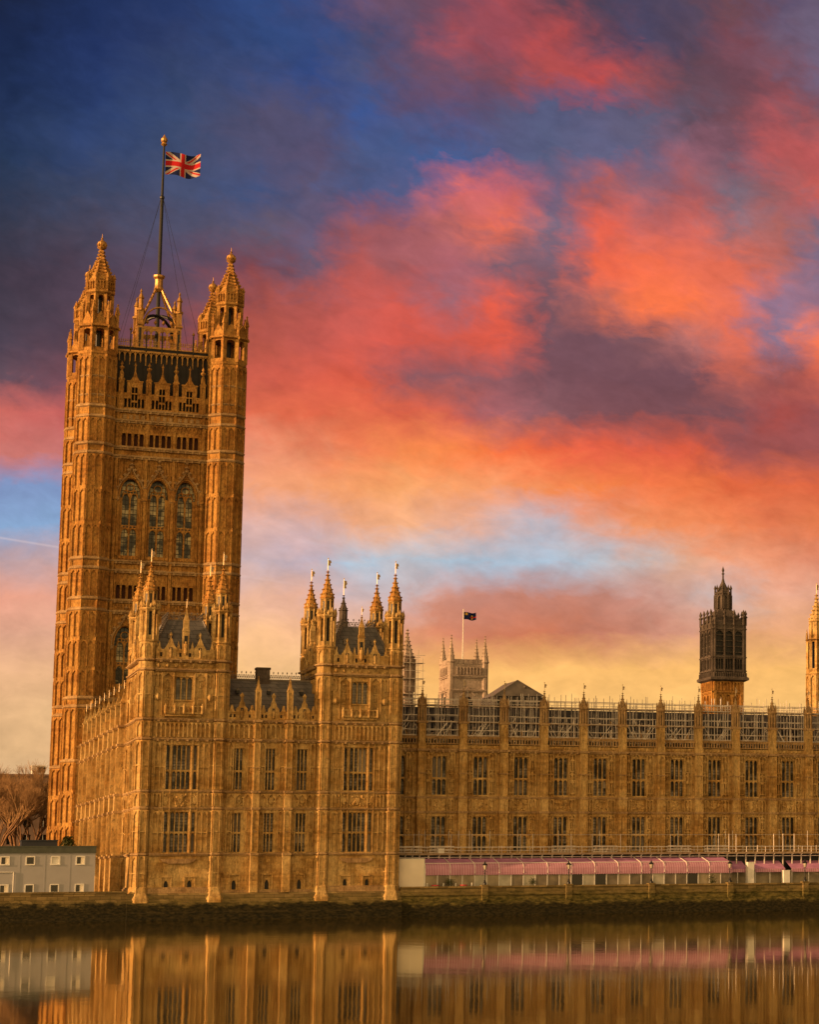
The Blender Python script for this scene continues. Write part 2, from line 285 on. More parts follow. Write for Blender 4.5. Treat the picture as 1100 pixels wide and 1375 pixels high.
def stripe_mat():
    m, nt, b = newmat('pink_striped_canvas'); L = nt.links.new
    g = N(nt, 'ShaderNodeNewGeometry'); s = N(nt, 'ShaderNodeSeparateXYZ'); L(g.outputs['Position'], s.inputs[0])
    q = N(nt, 'ShaderNodeMath', operation='MULTIPLY'); L(s.outputs[0], q.inputs[0]); q.inputs[1].default_value = 2*math.pi/.36
    w = N(nt, 'ShaderNodeMath', operation='SINE'); L(q.outputs[0], w.inputs[0])
    r = N(nt, 'ShaderNodeValToRGB'); r.color_ramp.elements[0].position = .35; r.color_ramp.elements[1].position = .65
    h = N(nt, 'ShaderNodeMath', operation='MULTIPLY_ADD'); L(w.outputs[0], h.inputs[0]); h.inputs[1].default_value = .5; h.inputs[2].default_value = .5
    r.color_ramp.elements[0].color = (.44,.185,.29,1); r.color_ramp.elements[1].color = (.55,.32,.44,1); L(h.outputs[0], r.inputs[0])
    n = N(nt, 'ShaderNodeTexNoise'); n.inputs['Scale'].default_value = .8; n.inputs['Detail'].default_value = 5; L(g.outputs['Position'], n.inputs[0])
    mx = N(nt, 'ShaderNodeMix', data_type='RGBA', blend_type='OVERLAY'); mx.inputs[0].default_value = .35; L(r.outputs[0], mx.inputs[6]); L(n.outputs[0], mx.inputs[7])
    L(mx.outputs[2], b.inputs['Base Color']); b.inputs['Roughness'].default_value = .75
    return m
STRIPE = stripe_mat()
CANVAS = plain('pink_canvas_roof', (.50,.23,.42), .8, 0, .2, .22, .9)

def river_wall_mat(name, zt, zd):
    m, nt, b = newmat(name); L = nt.links.new
    g = N(nt, 'ShaderNodeNewGeometry'); s = N(nt, 'ShaderNodeSeparateXYZ'); L(g.outputs['Position'], s.inputs[0])
    a = N(nt, 'ShaderNodeMath', operation='ADD'); L(s.outputs[0], a.inputs[0]); L(s.outputs[1], a.inputs[1])
    c = N(nt, 'ShaderNodeCombineXYZ'); L(a.outputs[0], c.inputs[0]); L(s.outputs[2], c.inputs[1])
    br = N(nt, 'ShaderNodeTexBrick'); L(c.outputs[0], br.inputs['Vector']); br.inputs['Scale'].default_value = 1.0
    br.inputs['Brick Width'].default_value = 1.3; br.inputs['Row Height'].default_value = .48; br.inputs['Mortar Size'].default_value = .02
    br.inputs['Color1'].default_value = (.30,.215,.09,1); br.inputs['Color2'].default_value = (.14,.10,.04,1); br.inputs['Mortar'].default_value = (.05,.04,.02,1)
    mp = N(nt, 'ShaderNodeMapping'); mp.inputs['Scale'].default_value = (.5,.5,1.1); L(g.outputs['Position'], mp.inputs[0])
    n = N(nt, 'ShaderNodeTexNoise'); n.inputs['Scale'].default_value = 1.0; n.inputs['Detail'].default_value = 8; n.inputs['Roughness'].default_value = .7; L(mp.outputs[0], n.inputs[0])
    # tide marks: green growth below the coping, black weed below that, both with ragged edges
    zz = N(nt, 'ShaderNodeMath', operation='MULTIPLY_ADD'); L(n.outputs[0], zz.inputs[0]); zz.inputs[1].default_value = 3.4; L(s.outputs[2], zz.inputs[2])
    def mask(z1, z0):
        q = N(nt, 'ShaderNodeMapRange'); L(zz.outputs[0], q.inputs[0]); q.inputs[1].default_value = z1+1.7; q.inputs[2].default_value = z0+1.7; return q.outputs[0]
    m1 = N(nt, 'ShaderNodeMix', data_type='RGBA'); L(mask(zt, zt-1.6), m1.inputs[0]); L(br.outputs[0], m1.inputs[6]); 
    gr = N(nt, 'ShaderNodeValToRGB'); gr.color_ramp.elements[0].position = .40; gr.color_ramp.elements[1].position = .62; gr.color_ramp.elements[0].color = (.045,.042,.010,1); gr.color_ramp.elements[1].color = (.19,.15,.045,1)
    n4 = N(nt, 'ShaderNodeTexNoise'); n4.inputs['Scale'].default_value = 2.4; n4.inputs['Detail'].default_value = 8; n4.inputs['Roughness'].default_value = .7; L(mp.outputs[0], n4.inputs[0]); L(n4.outputs[0], gr.inputs[0]); L(gr.outputs[0], m1.inputs[7])
    m2 = N(nt, 'ShaderNodeMix', data_type='RGBA'); L(mask(zd, zd-.55), m2.inputs[0]); L(m1.outputs[2], m2.inputs[6])
    r = N(nt, 'ShaderNodeValToRGB'); r.color_ramp.elements[0].position = .42; r.color_ramp.elements[1].position = .7
    r.color_ramp.elements[0].color = (.010,.010,.004,1); r.color_ramp.elements[1].color = (.06,.046,.016,1)
    n2 = N(nt, 'ShaderNodeTexNoise'); n2.inputs['Scale'].default_value = 3.4; n2.inputs['Detail'].default_value = 9; n2.inputs['Roughness'].default_value = .7; L(mp.outputs[0], n2.inputs[0]); L(n2.outputs[0], r.inputs[0])
    L(r.outputs[0], m2.inputs[7]); L(m2.outputs[2], b.inputs['Base Color']); b.inputs['Roughness'].default_value = .8; b.inputs['Specular IOR Level'].default_value = .2
    bp = N(nt, 'ShaderNodeBump'); bp.inputs['Strength'].default_value = .7; bp.inputs['Distance'].default_value = .15; L(n2.outputs[0], bp.inputs['Height']); L(bp.outputs[0], b.inputs['Normal'])
    return m
RWALL = river_wall_mat('river_wall_stone', -.2, -2.3)
PWALL = river_wall_mat('pavilion_base_stone', -.9, -1.9)

# ------------------------------------------------------------------ mesh helper
def E_(x0, y0):    # local (u along +x, d out of the wall towards the river, z)
    return lambda u, d, z: (x0+u, y0-d, z)
def S_(x0, y0, sk=0.0):    # wall facing the left: u runs away from the river
    return lambda u, d, z: (x0-d+sk*u, y0+u, z)
def Nf(x0, y0):    # wall facing right
    return lambda u, d, z: (x0+d, y0+u, z)
ID = lambda x, y, z: (x, y, z)
class MB:
    def __init__(s, tf=ID): s.v = []; s.f = []; s.m = []; s.tf = tf
    def vt(s, *p): s.v.append(s.tf(*p)); return len(s.v)-1
    def face(s, idx, m=0): s.f.append(idx); s.m.append(m)
    def quad(s, a, b, c, d, m=0): s.face([s.vt(*a), s.vt(*b), s.vt(*c), s.vt(*d)], m)
    def box(s, u0, u1, d0, d1, z0, z1, m=0):
        i = [s.vt(u, d, z) for z in (z0, z1) for d in (d0, d1) for u in (u0, u1)]
        for q in ((0,1,3,2),(4,6,7,5),(0,4,5,1),(2,3,7,6),(0,2,6,4),(1,5,7,3)): s.face([i[k] for k in q], m)
    def prism(s, pts, d0, d1, m=0):          # polygon in (u,z) given thickness d0..d1
        n = len(pts); a = [s.vt(u, d0, z) for u, z in pts]; b = [s.vt(u, d1, z) for u, z in pts]
        s.face(a, m); s.face(b[::-1], m)
        for k in range(n): s.face([a[k], a[(k+1) % n], b[(k+1) % n], b[k]], m)
    def rings(s, cu, cd_, lev, n=8, rot=None, m=0, cap=True):     # stacked rings (apothem r, z)
        rot = math.pi/n if rot is None else rot; k = 1/math.cos(math.pi/n) if n <= 12 else 1
        R = []
        for r, z in lev:
            R.append([s.vt(cu+r*k*math.cos(rot+2*math.pi*j/n), cd_+r*k*math.sin(rot+2*math.pi*j/n), z) for j in range(n)])
        for A, B in zip(R, R[1:]):
            for j in range(n): s.face([A[j], A[(j+1) % n], B[(j+1) % n], B[j]], m)
        if cap: s.face(R[0][::-1], m); s.face(R[-1], m)
    def tube(s, p, q, r0, r1=None, n=5, m=0):
        r1 = r0 if r1 is None else r1
        p = Vector(p); q = Vector(q); d = (q-p)
        if d.length < 1e-6: return
        d.normalize(); a = d.orthogonal().normalized(); b = d.cross(a)
        A = [s.vt(*(p+(a*math.cos(2*math.pi*k/n)+b*math.sin(2*math.pi*k/n))*r0)) for k in range(n)]
        B = [s.vt(*(q+(a*math.cos(2*math.pi*k/n)+b*math.sin(2*math.pi*k/n))*r1)) for k in range(n)]
        for k in range(n): s.face([A[k], A[(k+1) % n], B[(k+1) % n], B[k]], m)
        if n > 3: s.face(A[::-1], m); s.face(B, m)
    def build(s, name, mats, parent=None, smooth=False):
        off = Vector((0, 0, 0))
        if parent is not None:
            w = parent
            while w is not None: off = off + w.location; w = w.parent
        me = bpy.data.meshes.new(name); me.from_pydata([tuple(Vector(v)-off) for v in s.v], [], s.f)
        if not isinstance(mats, (list, tuple)): mats = [mats]
        for mm in mats: me.materials.append(mm)
        me.polygons.foreach_set('material_index', s.m)
        if smooth: me.polygons.foreach_set('use_smooth', [True]*len(s.f))
        me.update()
        o = bpy.data.objects.new(name, me); COL.objects.link(o)
        if parent is not None: o.parent = parent
        return o
def tag(o, label, cat, group=None, kind=None):
    o['label'] = label; o['category'] = cat
    if group: o['group'] = group
    if kind: o['kind'] = kind
    return o
def thing(name, label, cat, loc=(0, 0, 0), group=None):
    o = bpy.data.objects.new(name, None); COL.objects.link(o); o.location = loc; o.empty_display_size = .5
    return tag(o, label, cat, group)
def struct(o): o['kind'] = 'structure'; return o
def dup(root, delta, label):
    def cp(o, par):
        c = o.copy(); COL.objects.link(c)
        if par is not None: c.parent = par
        for ch in KIDS.get(o.name, []): cp(ch, c)
        return c
    KIDS = {}
    def walk(o):
        ks = [k for k in o.children]
        KIDS[o.name] = ks
        for k in ks: walk(k)
    walk(root)
    r = cp(root, None); r.location = root.location + Vector(delta); r['label'] = label
    return r

# ------------------------------------------------------------------ gothic kit
def arch_pts(a, b, zs, zt, k=6):       # pointed arch from (a,zs) over the apex to (b,zs)
    c = (a+b)/2; w = (b-a)/2; h = zt-zs; L = []
    for i in range(k+1):
        t = i/k; L.append((a+w*(1-math.cos(t*math.pi/2))**1.0*1.0 if False else a+w*(t**1.7), zs+h*math.sin(t*math.pi/2)))
    R = [(2*c-u, z) for u, z in L[::-1]][1:]
    return L+R
def arch_fill(mb, a, b, zs, zt, ztop, d0, d1, m=0, k=6):    # spandrels over a pointed arch up to ztop
    pts = arch_pts(a, b, zs, zt, k); h = len(pts)//2
    mb_l = [(a, ztop)] + pts[:h+1] + ([((a+b)/2, ztop)] if ztop > zt+1e-4 else [])
    mb.prism(mb_l, d0, d1, m)
    mb_r = pts[h:] + [(b, ztop)] + ([((a+b)/2, ztop)] if ztop > zt+1e-4 else [])
    mb.prism(mb_r, d0, d1, m)
def wall(mb, u0, u1, z0, z1, ops=(), d=0.0, deep=0.5, m=0):
    us = sorted({u0, u1, *[o[0] for o in ops], *[o[1] for o in ops]}); zs = sorted({z0, z1, *[o[2] for o in ops], *[o[3] for o in ops]})
    for i in range(len(us)-1):
        for j in range(len(zs)-1):
            cu, cz = (us[i]+us[i+1])/2, (zs[j]+zs[j+1])/2
            if any(o[0] < cu < o[1] and o[2] < cz < o[3] for o in ops): continue
            mb.quad((us[i], d, zs[j]), (us[i+1], d, zs[j]), (us[i+1], d, zs[j+1]), (us[i], d, zs[j+1]), m)
    for a, b, c, e in [o[:4] for o in ops]:
        mb.quad((a, d, c), (a, d-deep, c), (a, d-deep, e), (a, d, e), m); mb.quad((b, d, c), (b, d, e), (b, d-deep, e), (b, d-deep, c), m)
        mb.quad((a, d, e), (a, d-deep, e), (b, d-deep, e), (b, d, e), m); mb.quad((a, d, c), (b, d, c), (b, d-deep, c), (a, d-deep, c), m)
BR = random.Random(21)
BLIND = plain('linen_blind', (.40,.36,.30), .8, 0, .1, .2, 2); BLIND2 = plain('grey_blind', (.22,.20,.18), .8, 0, .1, .2, 2)
def window(parent, tf, a, b, z0, z1, n, trans=(), glass=None, deep=.62, mat=None, hood=True, name='window', mw=.13):
    mb = MB(tf); w = (b-a)/n; hd = min(.75*w*1.3, .9)
    dd = -.06; d1 = -.38
    for i in range(1, n): mb.box(a+i*w-mw/2, a+i*w+mw/2, d1, dd, z0, z1)
    mb.box(a, a+.06, d1, dd, z0, z1); mb.box(b-.06, b, d1, dd, z0, z1)
    for z in list(trans): mb.box(a, b, d1-.002, dd+.02, z-.09, z+.09)
    for ztop in [z1]+[t-.09 for t in trans]:
        for i in range(n): arch_fill(mb, a+i*w, a+(i+1)*w, ztop-hd, ztop-.06, ztop, d1+.02, dd-.03, 0, 4)
    mb.box(a-.12, b+.12, -.1, .16, z0-.2, z0)        # sill
    if hood:
        mb.box(a-.14, b+.14, -.05, .14, z1, z1+.14)
        mb.box(a-.14, a, -.05, .12, z1-.9, z1); mb.box(b, b+.14, -.05, .12, z1-.9, z1)
    wn_ = mb.build(name, mat or STONE, parent)
    g = MB(tf); g.box(a, b, -deep-.03, -deep+.03, z0, z1); g.build('pane', glass or GLASS, wn_)
    if BR.random() < .45:
        tr0 = trans[0] if trans else (z0+z1)/2; i = BR.randrange(n); k = BR.randint(1, n); g = MB(tf)
        lo, hi = BR.choice(((z0, tr0), (tr0, z1), (z0+.3, tr0)))
        g.box(a+min(i, n-1)*w+.05, min(b, a+(i+k)*w)-.05, -deep+.04, -deep+.05, lo+(hi-lo)*BR.choice((0, 0, .4)), hi-.05); g.build('blind', BR.choice((BLIND, BLIND2)), wn_)
    return wn_
def ribs(mb, u0, u1, z0, z1, n, w=.09, d=.10, base=0.0, m=0, caps=True, rails=()):
    st = (u1-u0)/n; d *= 2.9; w *= 1.4
    for i in range(n+1): mb.box(u0+i*st-w/2, u0+i*st+w/2, base-.01, base+d, z0, z1, m)
    for i in range(n):
        a, b = u0+i*st+w/2, u0+(i+1)*st-w/2; c = (a+b)/2; h = min((b-a)*1.1, .7)
        if caps:
            mb.prism([(a, z1), (a, z1-h), (c, z1-.08), (c, z1)], base-.01, base+d*.8, m); mb.prism([(b, z1-h), (b, z1), (c, z1), (c, z1-.08)], base-.01, base+d*.8, m)
    for z in rails: mb.box(u0, u1, base-.01, base+d*.9, z-.07, z+.07, m)
def string(mb, u0, u1, z, d=.22, h=.26, base=0.0, boss=0.0, m=0, ends=True):
    d *= 1.4
    mb.box(u0, u1, base-.05, base+d, z, z+h*.45, m); mb.box(u0, u1, base-.05, base+d*.65, z-h*.55, z, m)
    mb.box(u0, u1, base-.05, base+d*.3, z+h*.45, z+h*.8, m)
    if boss:
        n = max(1, int((u1-u0)/boss)); st = (u1-u0)/n
        for i in range(n):
            c = u0+(i+.5)*st; mb.box(c-.13, c+.13, base, base+d*1.15, z-h*.5-.12, z-.02, m)
def courses(tf, parent, u0, u1, specs, base=0.0):
    for z, d, h, bo in specs:
        q = MB(tf); string(q, u0, u1, z, d, h, base, bo); q.build('string_course', TRIM, parent)
def carved(mb, u0, u1, z0, z1, rng, n=26, base=0.0, m=0):        # heraldic carving in relief, read as lumps
    cu, cz = (u0+u1)/2, (z0+z1)/2
    mb.prism([(cu-.28, cz+.45), (cu+.28, cz+.45), (cu+.28, cz-.1), (cu, cz-.5), (cu-.28, cz-.1)], base, base+.2, m)
    for i in range(n):
        u = rng.uniform(u0+.1, u1-.1); z = rng.uniform(z0+.12, z1-.12); r = rng.uniform(.07, .17)
        mb.rings(u, base+.02, [(r, z-r), (r*1.2, z), (r*.5, z+r)], 5, rng.random(), m)
def statue_mesh(mb, u, d, z, h, m=0):       # a standing carved figure on a bracket
    s = h/1.8
    mb.rings(u, d, [(.12*s, z-.35*s), (.3*s, z-.05*s), (.3*s, z)], 6, None, m)
    mb.rings(u, d, [(.25*s, z), (.22*s, z+.6*s), (.27*s, z+1.15*s), (.25*s, z+1.4*s), (.08*s, z+1.5*s), (.13*s, z+1.6*s), (.13*s, z+1.72*s), (.05*s, z+1.84*s)], 7, None, m)
def spirelet(mb, x, y, z0, r, h, n=8, crock=5, m=0, ball=True, conc=.5):
    lev = []
    for i in range(7):
        t = i/6; rr = r*((1-t)**(1+conc))+.05*r; lev.append((rr, z0+h*t))
    mb.rings(x, y, lev, n, None, m)
    for k in range(crock):
        t = (k+.5)/crock*.9; rr = r*((1-t)**(1+conc))+.05*r; q = max(.06, .12*r)
        for j in range(n):
            if n == 8 and (j % 2) and k > crock*.6: continue
            a = math.pi/n+2*math.pi*j/n; cx, cy = x+(rr*1.08+q*.6)*math.cos(a), y+(rr*1.08+q*.6)*math.sin(a)
            mb.rings(cx, cy, [(q*.5, z0+h*t-q), (q, z0+h*t), (q*.4, z0+h*t+q)], 4, a, m)
    if ball:
        for t, q in ((.80, .34), (.93, .26)):
            mb.rings(x, y, [(.06*r, z0+h*t-.16*r), (q*r+.05, z0+h*t), (.06*r, z0+h*t+.14*r)], 8, None, m)
def vane(parent, x, y, z, h=1.6, s=1.0, ang=.7):
    mb = MB(); mb.tube((x, y, z-.1), (x, y, z+h), .05*s, .035*s, 5)
    ca, sa = math.cos(ang), math.sin(ang); a, b = h*.45, h*.92
    pts = [(0, a), (.5*s, a+.04), (.38*s, a+(b-a)*.4), (.62*s, a+(b-a)*.6), (.5*s, b), (0, b)]
    A = [mb.vt(x+u*ca-.025*sa, y+u*sa+.025*ca, z+zz) for u, zz in pts]; B = [mb.vt(x+u*ca+.025*sa, y+u*sa-.025*ca, z+zz) for u, zz in pts]
    mb.face(A); mb.face(B[::-1])
    for k in range(len(pts)): mb.face([A[k], A[(k+1) % 6], B[(k+1) % 6], B[k]])
    mb.rings(x, y, [(.02, z+h), (.09*s, z+h+.1), (.02, z+h+.22)], 6)
    return mb.build('weather_vane', GOLD, parent)
def cresting(mb, p, q, z, h=1.2, step=.42, m=0, th=.06):       # pierced ridge railing with spear tops
    p = Vector((p[0], p[1], 0)); q = Vector((q[0], q[1], 0)); n = max(2, int((q-p).length/step))
    for zz, r in ((z+.08, th*.8), (z+h*.52, th*.7)): mb.tube((p.x, p.y, zz), (q.x, q.y, zz), r, r, 4, m)
    for i in range(n+1):
        c = p.lerp(q, i/n); hh = h if i % 2 == 0 else h*.62
        mb.tube((c.x, c.y, z), (c.x, c.y, z+hh*.8), th*.6, th*.5, 4, m)
        mb.rings(c.x, c.y, [(.02, z+hh*.72), (th*1.5, z+hh*.84), (.01, z+hh)], 4, None, m)
    for i in range(n):
        c = p.lerp(q, (i+.5)/n); mb.rings(c.x, c.y, [(.02, z+h*.18), (th*1.5, z+h*.32), (.02, z+h*.46)], 4, None, m)

def oct_ribs(mb, x, y, r, z0, z1, w=.1, m=0, k=1.0):
    R = r/math.cos(math.pi/8)*k
    for j in range(8):
        a = math.pi/8+j*math.pi/4; mb.rings(x+R*math.cos(a), y+R*math.sin(a), [(w, z0), (w, z1)], 4, a, m, False)
def oct_panels(mb, x, y, r, z0, z1, per=2, w=.05, d=.07, rails=(), m=0):
    side = 2*r*math.tan(math.pi/8)
    for j in range(8):
        a = j*math.pi/4; c, s = math.cos(a), math.sin(a)
        tf0 = mb.tf; mb.tf = lambda u, dd, z, c=c, s=s: (x+(r+dd)*c-u*s, y+(r+dd)*s+u*c, z)
        ribs(mb, -side/2+.08, side/2-.08, z0, z1, per, w*1.6, d, 0, m, True, rails)
        mb.tf = tf0
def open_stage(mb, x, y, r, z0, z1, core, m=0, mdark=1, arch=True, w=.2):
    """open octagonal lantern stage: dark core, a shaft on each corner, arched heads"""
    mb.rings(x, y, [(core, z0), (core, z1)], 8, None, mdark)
    oct_ribs(mb, x, y, r-w*.6, z0, z1, w, m)
    side = 2*r*math.tan(math.pi/8)
    for j in range(8):
        a = j*math.pi/4; c, s = math.cos(a), math.sin(a); tf0 = mb.tf
        mb.tf = lambda u, dd, z, c=c, s=s: (x+(r+dd)*c-u*s, y+(r+dd)*s+u*c, z)
        hgt = min(side*.9, (z1-z0)*.35)
        arch_fill(mb, -side/2, side/2, z1-hgt, z1-.12*hgt, z1, -.3, -.08, m, 4)
        mb.box(-side/2, side/2, -.3, -.06, z0, z0+(z1-z0)*.16, m)
        mb.tf = tf0

# ------------------------------------------------------------------ setting
g = MB()
g.quad((-6000, .6, -.75), (6000, .6, -.75), (6000, 9000, -.75), (-6000, 9000, -.75)); struct(g.build('ground', ASPH))
def water_mat():
    m = bpy.data.materials.new('river_water'); m.use_nodes = True; nt = m.node_tree; nt.nodes.clear(); L = nt.links.new
    o = N(nt, 'ShaderNodeOutputMaterial'); g = N(nt, 'ShaderNodeNewGeometry')
    mp = N(nt, 'ShaderNodeMapping'); mp.inputs['Scale'].default_value = (.55, .16, 1); mp.inputs['Rotation'].default_value = (0, 0, rad(-12)); L(g.outputs['Position'], mp.inputs[0])
    n = N(nt, 'ShaderNodeTexNoise'); n.inputs['Scale'].default_value = 1.0; n.inputs['Detail'].default_value = 3; L(mp.outputs[0], n.inputs[0])
    bp = N(nt, 'ShaderNodeBump'); bp.inputs['Strength'].default_value = .10; bp.inputs['Distance'].default_value = .05; L(n.outputs[0], bp.inputs['Height'])
    gl = N(nt, 'ShaderNodeBsdfGlossy'); gl.inputs['Roughness'].default_value = .042; gl.inputs['Color'].default_value = (1.0,.96,.84,1); L(bp.outputs[0], gl.inputs['Normal'])
    df = N(nt, 'ShaderNodeBsdfDiffuse'); df.inputs['Color'].default_value = (.030,.024,.012,1)
    fr = N(nt, 'ShaderNodeFresnel'); fr.inputs['IOR'].default_value = 1.33
    mx = N(nt, 'ShaderNodeMixShader'); L(fr.outputs[0], mx.inputs[0]); L(df.outputs[0], mx.inputs[1]); L(gl.outputs[0], mx.inputs[2]); L(mx.outputs[0], o.inputs[0])
    return m
WATER = water_mat()
ZW = -4.25
w_ = MB(); w_.quad((-6000, -3000, ZW), (6000, -3000, ZW), (6000, 2, ZW), (-6000, 2, ZW)); struct(w_.build('river_water', WATER))
tr = MB(); tr.box(35.6, 140, .2, 8.2, -1.2, -.68); struct(tr.build('river_terrace', ASPH))

#@@PAVILION
# ------------------------------------------------------------------ riverside pavilion
rng = random.Random(3)
PV = thing('riverside_pavilion', 'gothic riverside pavilion with two pinnacled towers joined by a slate-roofed link', 'building', (17.7, 7, -.6))
def pav_turret(x, y, foot=True):
    mb = MB()
    mb.rings(x, y, [(1.13, -.6), (1.13, 30.2)], 8, None, 0)
    for a, b in ((-.3, 4.2), (4.7, 10.2), (10.8, 12.5), (13.0, 19.4), (20.0, 22.0), (22.6, 28.7)):
        oct_panels(mb, x, y, 1.13, a, b, 1, .05, .06, [z for z in (a+(b-a)*.5,) if b-a > 3])
    for z, e in ((4.4, .18), (10.5, .13), (12.75, .13), (19.7, .2), (22.3, .22), (28.95, .25), (30.25, .34)):
        mb.rings(x, y, [(1.13, z-.2), (1.13+e, z-.05), (1.13+e, z+.1), (1.13, z+.25)], 8, None, 1, False)
    mb.rings(x, y, [(1.1, 30.2), (1.1, 32.7), (1.22, 32.75), (1.22, 32.95), (1.0, 33.0)], 8, None, 0)
    oct_panels(mb, x, y, 1.1, 30.6, 32.5, 1, .05, .05)
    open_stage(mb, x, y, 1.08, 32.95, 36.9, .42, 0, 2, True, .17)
    mb.rings(x, y, [(.7, 36.8), (1.15, 36.9), (1.32, 37.1), (1.32, 37.25), (.85, 37.35)], 8, None, 0)
    for j in range(8):
        a = math.pi/8+j*math.pi/4; px, py = x+1.22*math.cos(a), y+1.22*math.sin(a)
        mb.rings(px, py, [(.1, 36.4), (.1, 37.5), (.16, 37.6), (.02, 38.3)], 4, a, 0)
        a += math.pi/8; px, py = x+1.24*math.cos(a), y+1.24*math.sin(a); mb.rings(px, py, [(.04, 37.2), (.17, 37.5), (.02, 37.9)], 4, a, 0)
    mb.rings(x, y, [(.78, 37.3), (.74, 39.6)], 8, None, 0); oct_ribs(mb, x, y, .76, 37.3, 39.7, .08)
    side = .6
    for j in range(8):
        a = j*math.pi/4; c, s = math.cos(a), math.sin(a); t0 = mb.tf
        mb.tf = lambda u, dd, z, c=c, s=s: (x+(.76+dd)*c-u*s, y+(.76+dd)*s+u*c, z)
        mb.box(-.13, .13, 0, .015, 37.6, 39.2, 2); mb.prism([(-.3, 39.5), (.3, 39.5), (0, 40.3)], -.1, .12, 0); mb.tf = t0
    if foot:
        mb.rings(x, y, [(1.85, -1.95), (1.8, -1.4), (1.6, -.9), (1.4, -.55), (1.36, .0), (1.2, .2), (1.13, 1.8)], 8, None, 0)
    t = mb.build('corner_turret', [STONE, TRIM, IRON], PV)
    sp = MB(); sp.rings(x, y, [(.76, 39.55), (.95, 39.65), (.95, 39.8), (.84, 39.9)], 8)
    spirelet(sp, x, y, 39.85, .84, 3.75, 8, 5); s_ = sp.build('spire', TSTONE, t)
    vane(s_, x, y, 43.5, 1.65, 1.0, .6)
    return t
PT = {'s': [(1.3, 1.2), (10.7, 1.2), (1.3, 13.4), (10.7, 13.4)], 'n': [(24.75, 1.2), (34.15, 1.2), (24.75, 13.4), (34.15, 13.4)]}
for k in 'sn':
    for i, (x, y) in enumerate(PT[k]): pav_turret(x, y, i < 2)
WY = .35
def tower_front(x0, x1, tf, side=False):
    """one face of a pavilion tower, between its turrets; u is measured along the face"""
    c = (x0+x1)/2; ops = []
    if not side:
        W1 = [(c-1.24, c+1.12), (c-2.14, c-1.52), (c+1.48, c+1.98)]
        for a, b in W1: ops += [(a, b, 13.05, 18.95), (a, b, 4.68, 10.05)]
        ops.append((c-1.15, c+1.05, 25.0, 28.05))
        ops += [(c-1.75, c-1.2, -.25, 1.0), (c+1.25, c+1.8, -.25, 1.0)]
    else:
        ops = [(c-2.4, c-.6, 13.05, 18.9), (c+.6, c+2.4, 13.05, 18.9), (c-2.4, c-.6, 4.68, 10.05), (c+.6, c+2.4, 4.68, 10.05), (c-1.1, c+1.1, 25, 28)]
    mb = MB(tf); wall(mb, x0, x1, -.7, 30.3, ops, 0, .66)
    wl = mb.build('tower_wall', STONE, PV)
    nb = (x1-x0)
    courses(tf, wl, x0, x1, [(z, d, h, 1.15 if z in (19.7, 22.3, 30.25) else 0) for z, d, h in ((4.4, .26, .3), (10.5, .2, .26), (12.75, .2, .26), (19.7, .28, .3), (22.3, .30, .32), (28.95, .34, .34), (30.25, .46, .36))])
    tr_ = MB(tf); tr_.box(x0, x1, 0, .35, -.7, -.1); tr_.box(x0, x1, 0, .2, -.1, .1); tr_.build('plinth', TRIM, wl)
    rb = MB(tf)
    ribs(rb, x0+.3, x0+1.7, 13.1, 19.2, 2, .08, .1, 0, 0, True, (16.0,)); ribs(rb, x1-1.7, x1-.3, 13.1, 19.2, 2, .08, .1, 0, 0, True, (16.0,))
    ribs(rb, x0+.3, x0+1.7, 4.8, 10.1, 2, .08, .1, 0, 0, True, (7.3,)); ribs(rb, x1-1.7, x1-.3, 4.8, 10.1, 2, .08, .1, 0, 0, True, (7.3,))
    ribs(rb, x0+.4, x1-.4, 19.95, 21.95, 12, .12, .14, 0, 0, True)
    for k in range(12):
        if k % 2 == 0: uu = x0+.4+(k+.5)*(x1-x0-.8)/12; rb.box(uu-.16, uu+.16, 0, .09, 20.4, 21.3)
    ribs(rb, x0+.3, c-2.6, 10.75, 12.5, 2, .09, .1); ribs(rb, c+2.5, x1-.3, 10.75, 12.5, 2, .09, .1)
    carved(rb, c-1.2, c+1.1, 10.7, 12.5, rng, 36)
    carved(rb, c-2.3, c-1.5, 10.7, 12.5, rng, 12); carved(rb, c+1.4, c+2.2, 10.7, 12.5, rng, 12)
    for u in (c-2.3, c-1.42, c+1.3, c+2.12):
        rb.box(u-.08, u+.08, 0, .22, 4.5, 19.5); rb.rings(u, .15, [(.13, 19.0), (.13, 19.4), (.01, 20.1)], 4)
    # upper storey: niches, roundels, statue balcony
    for u in (c-2.15, c+2.05):
        for z in (23.9, 25.2, 26.5):
            rb.box(u-.34, u-.24, 0, .14, z, z+1.15); rb.box(u+.24, u+.34, 0, .14, z, z+1.15); rb.box(u-.34, u+.34, 0, .18, z+1.05, z+1.2)
            statue_mesh(rb, u, .1, z+.15, .75)
    for u in (c-3.4, c+3.3): rb.rings(u, .02, [(.26, 24.9), (.42, 25.2), (.42, 25.5), (.2, 25.9)], 6); ribs(rb, u-.5, u+.5, 26.7, 28.5, 2, .08, .1)
    ribs(rb, c-2.9, c-1.4, 22.8, 28.6, 1, .1, .12); ribs(rb, c+1.3, c+2.8, 22.8, 28.6, 1, .1, .12)
    for k in range(int(nb*1.0)): uu = x0+.4+k*(nb-.8)/max(1, int(nb)-1); rb.rings(uu, .08, [(.1, 29.3), (.2, 29.5), (.2, 29.75), (.05, 29.95)], 5)
    rb.build('carved_panels', STONE, wl)
